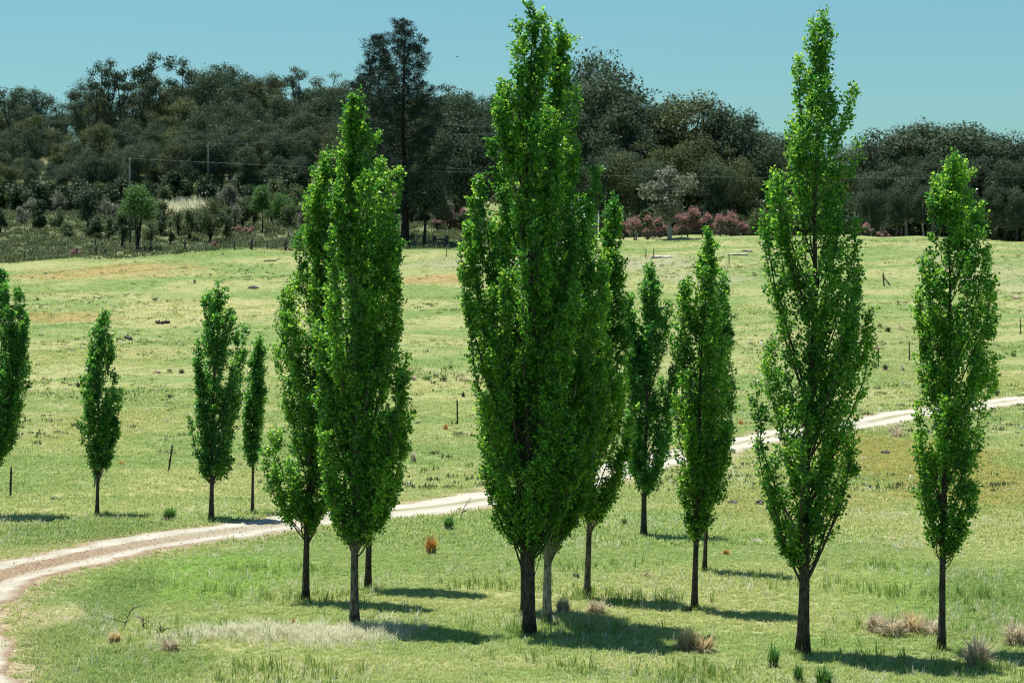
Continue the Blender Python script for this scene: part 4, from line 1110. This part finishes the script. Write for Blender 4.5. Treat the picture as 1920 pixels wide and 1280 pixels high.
def clump_noise(x, y, f=.6, o=0):
    return .5 + .25 * (np.sin(x * f + 1.7 * np.sin(y * f * .7 + o)) + np.sin(y * f * 1.3 + 1.3 * np.sin(x * f * .9 + 2 * o)))
near = [tuft(i, MAT['grass'], 18) for i in range(6)]
x, y = field_points(46000, 41, 64)
put('grass', x, y, .75 + .7 * clump_noise(x, y) * rg.random(len(x)), near, 'short sunlit grass of the near pasture', 'grass')
x, y = field_points(42000, 64, 132, 4, 1.15)
put('grass', x, y, 1.2 + .9 * clump_noise(x, y, .3) * rg.random(len(x)), [tuft(20 + i, MAT['grass'], 16, .075, .009, .14) for i in range(5)], 'short grass of the middle pasture round the road', 'grass')
x, y = field_points(30000, 132, 290, 6)
put('grass', x, y, 2.0 + 2.0 * clump_noise(x, y, .12) * rg.random(len(x)), [tuft(40 + i, MAT['grass'], 14, .05, .012, .18) for i in range(5)], 'grazed grass of the far rising pasture', 'grass')
# taller stalks and rank grass
x, y = field_points(9000, 41.5, 60); k = clump_noise(x, y, .9, 3) + .15 * rg.normal(0, 1, len(x)); kp = k > .80; x, y = x[kp], y[kp]
put('tall_grass', x, y, rg.uniform(.8, 1.5, len(x)), [tuft(60 + i, MAT['dark_grass'], 9, .22, .006, .07, .5) for i in range(4)], 'taller rank green grass stalks standing in patches', 'grass', roadgap=2.6)
x, y = field_points(9000, 41.5, 75); k = clump_noise(x, y, .7, 9) + .2 * rg.normal(0, 1, len(x)); kp = k > .72; x, y = x[kp], y[kp]
put('dry_grass', x, y, rg.uniform(.7, 1.3, len(x)), [tuft(70 + i, MAT['pale_grass'], 8, .2, .005, .08, .8) for i in range(4)], 'dry bleached grass stems among the green', 'grass', roadgap=2.2)
# longer ungrazed grass round each trunk, and low weeds over the far pasture
bx_ = []
for (label, base, *rest) in pop:
    gx, gy = ground(*base); nn_ = 26
    aa = rg.uniform(0, 6.28, nn_); rr_ = .10 + .34 * rg.random(nn_) ** 1.3
    bx_.append(np.stack([gx + np.cos(aa) * rr_, gy + np.sin(aa) * rr_], 1))
bx_ = np.vstack(bx_)
put('trunk_grass', bx_[:, 0], bx_[:, 1], rg.uniform(.5, 1.1, len(bx_)), [tuft(110 + i, [MAT['dark_grass'], MAT['grass']][i % 2], 12, .17, .006, .07, .7) for i in range(4)], 'longer ungrazed grass growing round the poplar trunks', 'grass')
x, y = field_points(26000, 80, 285, 5); k = clump_noise(x, y, .14, 5) + .22 * rg.normal(0, 1, len(x)); kp = k > .74; x, y = x[kp], y[kp]
put('pasture_weeds', x, y, rg.uniform(1.2, 3.0, len(x)), [tuft(120 + i, [MAT['rough'], MAT['dark_grass'], MAT['rough'], MAT['pale_grass']][i % 4], 12, .075, .014, .12, .9) for i in range(4)], 'low weeds and seed heads scattered over the far pasture', 'weeds')
# silvery seed grass drift
gx0, gy0 = ground(370, 1195); gx1, gy1 = ground(730, 1192)
n = 1100; t = rg.random(n); t = t - .035 * np.sin(t * 31); x = gx0 + (gx1 - gx0) * t + rg.normal(0, .35, n); y = gy0 + rg.normal(0, .55, n) * (.5 + np.sin(t * 17) ** 2) + .5 * np.sin(t * 7) + .5 * t
put('silvery_grass', x, y, rg.uniform(.8, 1.3, n), [tuft(80 + i, MAT['pale_grass'], 12, .19, .005, .1, 1.1) for i in range(4)], 'drift of silvery seeding grass in front of the clump of three poplars', 'grass')
gx0, gy0 = ground(290, 406); gx1, gy1 = ground(385, 404)
n = 420; t = rg.random(n); x = gx0 + (gx1 - gx0) * t; y = gy0 + (gy1 - gy0) * t + rg.normal(0, 1.2, n)
put('reed_grass', x, y, rg.uniform(5, 8, n), [tuft(90 + i, MAT['pale_grass'], 14, .3, .008, .1, .5) for i in range(3)], 'bank of tall cream-coloured reed grass in front of the wood', 'grass')
# rough growth on the slope beyond the fence
n = 9000; y = rg.uniform(278, 372, n); x = rg.uniform(-.24, .02, n) * y
put('rough_grass', x, y, rg.uniform(2.5, 6, n), [tuft(100 + i, [MAT['rough'], MAT['shrub'], MAT['rough']][i % 3], 14, .11, .012, .15, .8) for i in range(6)], 'rough weedy growth on the slope beyond the fence', 'grass')
# loose gravel on the road
def pebble(seed):
    rg = np.random.default_rng(seed)
    V = unit(np.array([(1, 0, 0), (-1, 0, 0), (0, 1, 0), (0, -1, 0), (0, 0, 1), (0, 0, -1)], float) + rg.normal(0, .25, (6, 3))) * np.array([1, .8, .6])
    T = np.array([[0, 2, 4], [2, 1, 4], [1, 3, 4], [3, 0, 4], [2, 0, 5], [1, 2, 5], [3, 1, 5], [0, 3, 5]])
    return bpy.data.objects.new('pebble', mesh_arrays('pebble', V, [T], MAT['gravel']))
sel = (ROAD[:, 1] > 40) & (ROAD[:, 1] < 70)
RS = ROAD[sel]; NS = nor[sel]
n = 6500; i = rg.integers(0, len(RS), n); ac = np.where(rg.random(n) < .6, rg.normal(0, .22, n), np.sign(rg.normal(0, 1, n)) * rg.normal(.95, .12, n))
P = RS[i] + NS[i] * (ac * 1.8)[:, None] + rg.normal(0, .2, (n, 2))
sc = .007 + .020 * rg.random(n) ** 4
scatter('gravel', np.stack([P[:, 0], P[:, 1], zg(P[:, 0], P[:, 1]) + .05], 1), rg.uniform(0, 6.28, (n, 3)), np.stack([sc] * 3, 1), rg.integers(0, 4, n), [pebble(q) for q in range(4)], 'loose brown gravel strewn along the road crown and edges', 'gravel')
